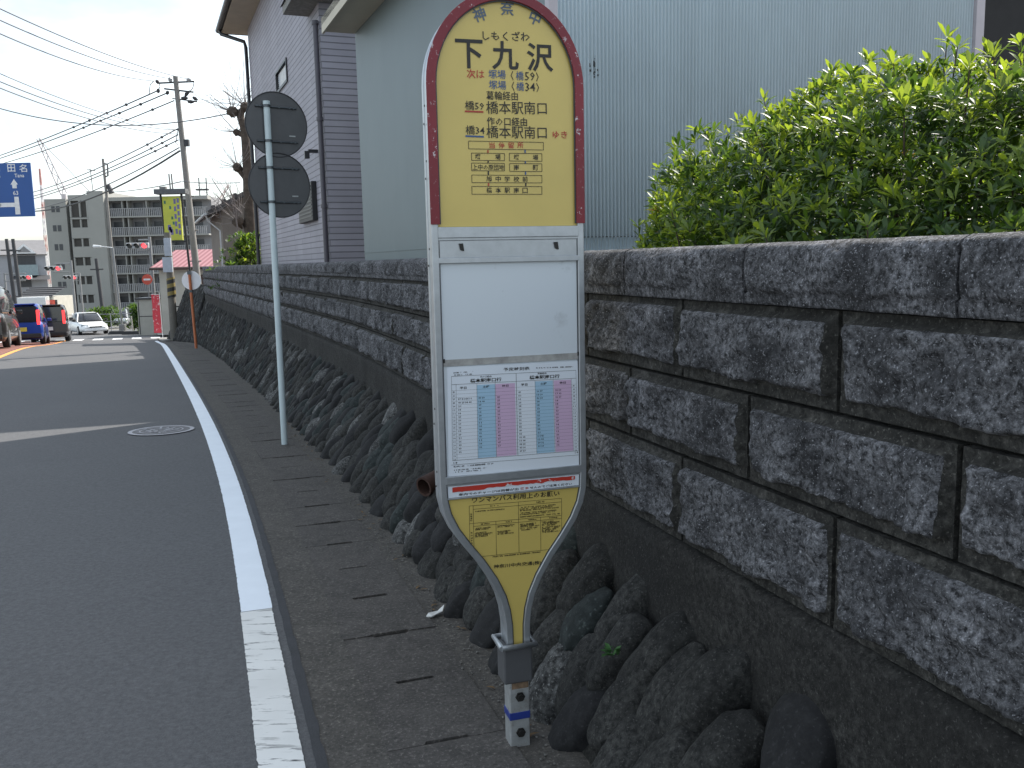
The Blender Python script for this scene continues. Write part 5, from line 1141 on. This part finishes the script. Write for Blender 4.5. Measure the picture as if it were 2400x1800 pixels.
# red and white mast and cranes
mat('mast_red', (.50, .25, .23), .6); mat('mast_white', (.62, .58, .60), .6); mat('crane_pale', (.50, .46, .47), .6)
p = Vector((-113.019, 220.000, 9.290)); t_ = Vector((-112.284, 220.000, 25.930)); z_ = zg(220); ms_ = thing('radio_mast', 'slender red and white lattice mast beside the block of flats', 'mast', (p.x + 1, 220, z_)); hh = t_.z - z_
g = MB(); NB = 9
for k in range(NB):
    z0, z1 = hh * k / NB, hh * (k + 1) / NB; w0, w1 = .42 * (1 - k / NB) + .12, .42 * (1 - (k + 1) / NB) + .12
    for sx in (-1, 1):
        for sy in (-1, 1): g.tube([(sx * w0, sy * w0, z0), (sx * w1, sy * w1, z1)], .07, 4, k % 2)
        g.tube([(sx * w0, -w0, z0), (-sx * w1, -w1, z1)], .05, 4, k % 2)
g.build('lattice', [MATS['mast_red'], MATS['mast_white']], ms_)
def crane(pa, pb_, d, label, r):
    a, b_ = Vector(pa), Vector(pb_); z_ = zg(d); o_ = thing('crane', label, 'crane', (b_.x, d, z_)); O2 = Vector(o_.location); g = MB()
    a2, b2_ = a - O2, b_ - O2; sd = Vector((0, 0, 1)).cross(b2_ - a2).normalized(); n_ = (b2_ - a2).cross(sd).normalized()
    for s_ in (-1, 1): g.tube([a2 + n_ * r * .5 * s_, b2_ + n_ * r * s_], r * .22, 4)
    for k in range(10): q0 = a2.lerp(b2_, k / 10); q1 = a2.lerp(b2_, (k + 1) / 10); s_ = 1 if k % 2 else -1; g.tube([q0 + n_ * r * .7 * s_, q1 - n_ * r * .7 * s_], r * .15, 4)
    g.build('jib', MATS['crane_pale' if r > .5 else 'mast_red'], o_); g = MB(); g.tube([b2_, (b2_.x, 0, 0)], r * .9, 6); g.build('tower', MATS['crane_pale'], o_)
    g = MB(); g.tube([a2, b2_ + Vector((9 if r > .5 else 2, 0, 0))], r * .10, 4); g.build('stay_cable', MATS['wire_grey'], o_)
crane((-152.225, 300.000, 44.251), (-145.503, 300.000, 26.409), 300, 'pale crane jib leaning over the roof of the flats', 1.0)
crane((-79.174, 260.000, 24.822), (-87.606, 260.000, 11.498), 260, 'thin red crane jib right of the sign tower', .42)
# planting strip, hedge and posts at the corner
rr = random.Random(31)
for px_, d, w_, h_, lab, n_ in (((-32.579, 72.000, -2.573), 72, 1.3, 1.5, 'round green bush behind the white sedan', 260), ((-24.886, 60.000, -2.127), 60, .6, 1.7, 'narrow green bush by the cream storage shed', 160)):
    p = Vector(px_); z_ = zg(d); o_ = thing('bush', lab, 'bush', (p.x, d, z_)); lf = MB(); tw = MB()
    for k in range(n_): v = Vector((rr.gauss(0, w_ * .42), rr.gauss(0, w_ * .42), h_ * (rr.random() ** .8))); rosette(lf, v, Vector((rr.uniform(-.7, .7), rr.uniform(-.7, .7), 1)), rr, rr.uniform(.25, .4), rr.choice((0, 0, 0, 1) if w_ > 1 else (0, 0, 1)), 5)
    lf.build('foliage', LEAF, o_); tw.tube([(0, 0, -.3), (0, 0, h_ * .7)], [.06, .02], 6); tw.build('stem', MATS['twig'], o_)
pr = None
for i, (px_, d, hgt) in enumerate((((-24.443, 58.000, -2.353), 58, 1.1), ((-25.966, 60.000, -2.418), 60, 5.6), ((-22.639, 57.000, -2.316), 57, 1.2))):
    p = Vector(px_); z_ = zg(d); lab = ('short pale post at the kerb corner beside the narrow bush', 'tall grey lamp post standing at the kerb corner', 'short thin post left of the red banner')[i]
    o_ = thing('lamp_post' if i == 1 else 'post', lab, 'lamp post' if i == 1 else 'post', (p.x, d, z_)); g = MB(); g.tube([(0, 0, -.1), (-.05 if i != 1 else -.25, 0, hgt)], .07 if i == 1 else .04, 8)
    g.build('shaft', MATS['signal_post' if i == 1 else 'cream_wall'], o_)
    if i == 1: g = MB(); g.tube([(-.25, 0, hgt), (-1.1, 0, hgt + .12)], .03, 6); g.tube([(-1.0, 0, hgt + .10), (-1.5, 0, hgt + .12)], [.06, .10], 8); g.build('lamp_head', MATS['white_paint'], o_); g = MB(); g.cbox((0, 0, .25), (.35, .35, .6)); g.build('base', MATS['signal_post'], o_)
mat('kerb_pale', (.30, .29, .27), .8, .1, 2); mat('kerb_black', (.02, .02, .021), .7)
g = MB(); ribbon(g, 49, 58, .2, 9.0, .10, 1.0, n=4); tag(g.build('far_pavement', MATS['kerb_pale']), kind='structure')
p = Vector((-25.506, 62.000, -1.460)); z_ = zg(62); hb = thing('fence', 'low white mesh fence panels before the flats', 'fence', (p.x - 7.5, 62, z_)); g = MB()
for k in range(5): g.tube([(k * 1.8, 0, 0), (k * 1.8, 0, 1.25)], .03, 6)
for z in (.25, .7, 1.2): g.tube([(0, 0, z), (7.2, 0, z)], .02, 5)
g.build('rails', MATS['white_wall'], hb)
for i in range(2):
    p = Vector(((-24.656, 56.000, -2.408), (-23.356, 55.000, -2.407))[i]); d = (56, 55)[i]; z_ = zg(d); o_ = thing('kerb_block', ('black rubber kerb block left of the lamp post', 'black rubber kerb block right of the lamp post')[i], 'kerb block', (p.x, d, z_), 0, 'black kerb blocks at the corner'); g = MB(); g.add([(-.55, 0, 0), (.55, 0, 0), (.45, .05, .2), (-.45, .05, .2), (-.55, .5, 0), (.55, .5, 0), (.45, .4, .2), (-.45, .4, .2)], [(0, 1, 2, 3), (1, 5, 6, 2), (5, 4, 7, 6), (4, 0, 3, 7), (3, 2, 6, 7)]); g.build('block', MATS['kerb_black'], o_)

# ------------------------------------------------------------------ vehicles
def paint(name, c, met=.2):
    m = mat(name, c, .28, .03, 2, metal=met); MATS[name].node_tree.nodes['Principled BSDF'].inputs['Coat Weight'].default_value = .6; return m
paint('car_black', (.018, .017, .018)); paint('car_blue', (.012, .05, .30), .3); paint('car_wine', (.022, .018, .022)); paint('car_white', (.75, .76, .76), 0); paint('car_silver', (.35, .37, .40), .5); paint('van_white', (.65, .66, .66), 0)
mat('car_glass', (.022, .024, .028), .08, spec=.8); mat('tyre', (.015, .015, .016), .85); mat('rim_alloy', (.42, .43, .45), .35, metal=.7); mat('tail_red', (.45, .015, .02), .3, emit=(1, .05, .05), es=1.1); mat('trim_black', (.012, .012, .013), .5); mat('plate_yellow', (.55, .45, .05), .5); mat('plate_white', (.6, .62, .62), .5); mat('head_glass', (.30, .33, .34), .12)
def loft(mb, st, mi=0):
    """stations (x, z0, z1, w0, w1): box sections along the car with rounded shoulders"""
    vs = []; 
    for x, z0, z1, w0, w1 in st:
        pr = [(w0 * .92, z0), (w0, z0 + (z1 - z0) * .18), (w0, z0 + (z1 - z0) * .5), ((w0 + w1) / 2 * .995, z0 + (z1 - z0) * .8), (w1 * .95, z1 - (z1 - z0) * .04), (w1 * .86, z1)]
        vs += [(x, a, z) for a, z in pr] + [(x, -a, z) for a, z in reversed(pr)]
    n = 12; fs = [(i * n + j, i * n + (j + 1) % n, (i + 1) * n + (j + 1) % n, (i + 1) * n + j) for i in range(len(st) - 1) for j in range(n)]
    mb.add(vs, fs, mi, True); mb.add(vs[:n], [tuple(range(n))], mi); mb.add(vs[-n:], [tuple(reversed(range(n)))], mi)
def car(name, label, loc, heading, L, W, Hc, paint_, kind, tail='high', plate='plate_white', wheel_r=.29):
    o_ = thing(name, label, 'van' if kind == 'van' else 'car', loc, heading); h = W / 2; M_ = MATS
    o_.rotation_euler = (0, -math.atan((zg(loc[1] + 1) - zg(loc[1] - 1)) / 2) * math.cos(heading - R(90)), heading)
    rear, front = -L / 2, L / 2; belt = Hc * (.56 if kind == 'box' else (.55 if kind == 'van' else .60))
    g = MB()
    if kind in ('box', 'van'):
        loft(g, [(rear, .32, belt * .95, h * .9, h * .86), (rear + .12, .22, belt, h * .98, h * .95), (rear + .5, .2, belt, h, h * .97), (front - .9, .2, belt * .97, h, h * .96), (front - .3, .2, belt * .86, h * .97, h * .9), (front - .05, .25, belt * .72, h * .88, h * .78), (front, .32, belt * .6, h * .8, h * .7)])
        gl = [(rear + .06, belt - .03, Hc - .12, h * .92, h * .80), (rear + .22, belt - .03, Hc - .02, h * .95, h * .82), (0, belt - .03, Hc, h * .96, h * .83), (front - 1.35, belt - .04, Hc - .05, h * .95, h * .80), (front - .95, belt - .06, Hc - .32, h * .93, h * .80), (front - .55, belt - .10, belt + .02, h * .90, h * .8)]
    else:
        loft(g, [(rear, .40, belt * .98, h * .86, h * .74), (rear + .15, .24, belt * 1.02, h * .96, h * .86), (rear + .8, .2, belt * 1.04, h, h * .9), (0, .19, belt, h, h * .93), (front - 1.25, .19, belt * .97, h, h * .9), (front - .5, .2, belt * .86, h * .97, h * .84), (front - .1, .24, belt * .72, h * .88, h * .7), (front, .30, belt * .60, h * .76, h * .6)])
        gl = [(rear + .65, belt, belt + .06, h * .82, h * .7), (rear + 1.25, belt - .02, Hc - .06, h * .88, h * .68), (-.1, belt - .03, Hc, h * .9, h * .70), (.45, belt - .03, Hc - .05, h * .9, h * .70), (front - 1.35, belt - .04, belt + .05, h * .88, h * .74)]
    g.build('body', M_[paint_], o_)
    g = MB(); loft(g, gl); g.build('windows', M_['car_glass'], o_)
    g = MB(); top_ = [q for q in gl if q[2] > Hc - .14]
    vs = []; 
    for x, z0, z1, w0, w1 in top_: vs += [(x, w1 * .98, z1 - .05), (x, w1 * .88, z1 + .012), (x, -w1 * .88, z1 + .012), (x, -w1 * .98, z1 - .05)]
    g.add(vs, [(i * 4 + j, i * 4 + j + 1, i * 4 + 5 + j, i * 4 + 4 + j) for i in range(len(top_) - 1) for j in range(3)], 0, True)
    for q in (gl[0], gl[2], gl[-1]) if kind != 'sedan' else (gl[0], gl[2], gl[-1]):
        pass
    def pillar(i, j=None, r=.04):
        a = gl[i]; b_ = gl[j if j is not None else i]
        for s_ in (1, -1): g.tube([(a[0], s_ * a[3] * .985, a[1] + .03), ((a[0] + b_[0]) / 2, s_ * ((a[3] + b_[4]) / 2) * .985, (a[1] + b_[2]) / 2), (b_[0], s_ * b_[4] * .95, b_[2] - .03)], r, 6)
    pillar(0, 0, .05); pillar(2); 
    if kind == 'sedan': pillar(0, 1, .05); pillar(4, 3)
    else: pillar(5, 3)
    g.build('roof', M_[paint_], o_)
    w0 = None
    for x in (rear + L * .19, front - L * .19):
        for s_ in (1, -1):
            if w0 is None:
                g = MB(); g.tube([(0, -.1, 0), (0, -.085, 0), (0, .085, 0), (0, .1, 0)], [wheel_r * .9, wheel_r, wheel_r, wheel_r * .9], 22); w0 = g.build('wheel', M_['tyre'], o_); g = MB()
                for e in (-.102, .102): g.disc((0, e, 0), (0, 1 if e > 0 else -1, 0), wheel_r * .66, .012, 18)
                g.build('rim', M_['rim_alloy'], w0); w = w0
            else: w = copy_tree(w0, o_)
            w.location = (x, s_ * (h - .09), wheel_r)
    lamp = M_['tail_red']
    for s_ in (1, -1):
        g = MB()
        if tail == 'high': g.box((rear - .012, s_ * h * .80 - .06, belt * .86), (rear + .10, s_ * h * .80 + .06, Hc * .84))
        else: g.box((rear - .015, s_ * h * .76 - .09, belt * .74), (rear + .10, s_ * h * .76 + .09, belt * .94))
        g.build('tail_light', lamp, o_, bevel=.02)
        g = MB(); zl_ = belt * .62 if kind == 'sedan' else belt * .68; g.add([(front - .02, s_ * h * .48, zl_), (front - .03, s_ * h * .48, zl_ + .10), (front - .34, s_ * h * .90, zl_ + .16), (front - .28, s_ * h * .90, zl_ + .03)], [(0, 1, 2, 3)]); g.build('headlight', M_['head_glass'], o_)
        g = MB(); g.cbox((front - 1.3, s_ * (h + .09), belt + .08), (.10, .18, .13)); g.build('mirror', M_[paint_ if kind != 'sedan' else 'trim_black'], o_, bevel=.03)
    g = MB(); g.box((rear - .04, -h * .9, .26), (rear + .1, h * .9, .46)); g.box((front - .12, -h * .78, .24), (front + .03, h * .78, .38)); g.build('bumpers', M_['trim_black' if kind != 'sedan' else paint_], o_, bevel=.04)
    g = MB(); g.box((rear - .055, -.165, .55), (rear - .03, .165, .715)); g.build('number_plate', M_[plate], o_)
    g = MB(); g.box((front - .03, -h * .42, belt * .55), (front + .012, h * .42, belt * .64)); g.build('grille', M_['trim_black'], o_)
    if kind != 'sedan':
        g = MB(); g.box((rear + .01, -h * .74, belt + .04), (rear + .13, h * .74, Hc * .90)); g.build('rear_window', M_['car_glass'], o_); g = MB(); g.box((rear - .02, -h * .7, Hc - .06), (rear + .35, h * .7, Hc + .0)); g.build('rear_spoiler', M_[paint_], o_, bevel=.02)
    return o_
def ground_at(p): p = Vector(p); return (p.x, p.y, zg(p.y))
HD = R(90 + 23)
car('van', 'black minivan with red tail lights cut off by the left edge', ground_at((-17.334, 29.500, -0.810)), HD, 4.7, 1.75, 1.98, 'car_black', 'van', 'low', 'plate_white', .33)
car('car', 'blue compact wagon waiting between the black minivan and the black car', ground_at((-20.511, 38.000, -1.454)), HD, 3.4, 1.5, 1.68, 'car_blue', 'box', 'high', 'plate_yellow', .28)
car('car', 'black compact wagon with tall lit tail lights behind the white sedan', ground_at((-22.308, 43.500, -1.797)), HD + R(2), 3.9, 1.62, 1.75, 'car_wine', 'box', 'high')
car('car', 'white sedan turning towards the camera at the junction', ground_at((-27.401, 58.000, -2.703)), R(-52), 4.5, 1.72, 1.40, 'car_white', 'sedan', 'low')
car('car', 'silver car parked facing the road by the bushes', ground_at((-33.170, 76.000, -3.374)), R(-70), 4.1, 1.68, 1.50, 'car_silver', 'box', 'low')
vn = ground_at((-34.859, 66.000, -2.272)); bt = thing('truck', 'white box truck half hidden beyond the blue car', 'truck', vn, HD)
g = MB(); g.box((-2.2, -.9, .7), (1.2, .9, 2.55)); g.build('cargo_box', MATS['van_white'], bt, bevel=.03); g = MB(); g.box((1.25, -.85, .5), (2.6, .85, 2.0)); g.build('cab', MATS['van_white'], bt, bevel=.1); g = MB(); g.box((-2.2, -.8, .45), (2.2, .8, .68)); g.build('chassis', MATS['trim_black'], bt)
for x in (-1.4, 1.7):
    for s_ in (1, -1): g = MB(); g.tube([(x, s_ * .72, .38), (x, s_ * .9, .38)], .38, 18); g.build('wheel', MATS['tyre'], bt)
p = Vector((-34.732, 68.000, -0.771)); rs3 = thing('shop_sign', 'red and dark shop board beyond the roof of the black car', 'sign', (p.x, 68, zg(68))); zz = p.z - zg(68)
g = MB(); g.box((-.5, 0, zz - .2), (.5, .08, zz + .2)); g.build('board', MATS['trim_black'], rs3); g = MB(); g.box((-.02, -.012, zz - .19), (.36, -.002, zz + .19)); g.build('red_panel', MATS['sign_red'], rs3); g = MB(); g.tube([(-.4, .04, 0), (-.4, .04, zz)], .04, 6); g.tube([(.4, .04, 0), (.4, .04, zz)], .04, 6); g.build('legs', MATS['signal_post'], rs3)
# bits of litter by the cobbles
mat('litter_white', (.6, .6, .58), .6)
p = Vector((-0.391, 3.962, -0.025)); g = MB(); vs = [(-.03, -.006, .006), (.0, -.02, .012), (.045, .02, .02), (.05, .06, .035), (.02, .045, .012), (-.02, .012, .016)]; g.add(vs, [(0, 1, 5), (1, 4, 5), (1, 2, 4), (2, 3, 4)]); g.add([(x, y, z - .004) for x, y, z in vs], [(5, 1, 0), (5, 4, 1), (4, 2, 1), (4, 3, 2)])
lt = g.build('litter', MATS['litter_white'], None, loc=p); tag(lt, 'scrap of white paper lying against the cobbles beside the bus stop', 'litter')

# grit, dead leaves and a weed in the corner between cobbles and pavement
mat('grit_grey', (.13, .125, .115), .9, .4, 40); mat('dead_leaf', (.12, .075, .035), .9, .4, 30)
rr = random.Random(77); g = MB()
for k in range(900):
    s_ = rr.uniform(-1.2, 9.0) if k < 650 else rr.uniform(-.8, 4.0); o_ = base_o(s_) - abs(rr.gauss(0, .07)) - .02 if k < 650 else rr.uniform(.12, .75)
    p = S(s_, o_, None, .002); r_ = rr.uniform(.002, .0065) * (1 if k < 650 else .6)
    vs, fs = icos(1); g.add([p + Vector((v.x * r_ * rr.uniform(.7, 1.3), v.y * r_, v.z * r_ * .6)) for v in vs], fs, 0)
for k in range(60):
    s_ = rr.uniform(-1., 8.0); p = S(s_, base_o(s_) - abs(rr.gauss(0, .06)) - .02, None, .006); leaf(g, p, Vector((rr.gauss(0, 1), rr.gauss(0, 1), .12)).normalized(), Vector((0, 0, 1)), rr.uniform(.02, .045), .007, 1, .008)
tag(g.build('ground_litter', [MATS['grit_grey'], MATS['dead_leaf']]), kind='stuff')
mat('weed_green', (.03, .10, .02), .6, .3, 20)
p = Vector((0.289, 2.599, 0.400)); wd = thing('weed', 'tiny green weed growing between the cobbles right of the bus stop foot', 'weed', p); g = MB()
for k in range(14): leaf(g, Vector((rr.gauss(0, .012), rr.gauss(0, .012), 0)), Vector((rr.gauss(-.5, .5), rr.gauss(-.4, .5), .8)).normalized(), Vector((0, 0, 1)), rr.uniform(.025, .05), .007, 0, .01)
g.build('leaves', MATS['weed_green'], wd)
for o_ in list(col.objects):
    gname = {'traffic light': 'traffic lights at the junction', 'utility pole': 'utility poles', 'car': 'cars on the road', 'crane': 'far cranes'}.get(o_.get('category'))
    if gname and o_.parent is None: o_['group'] = gname
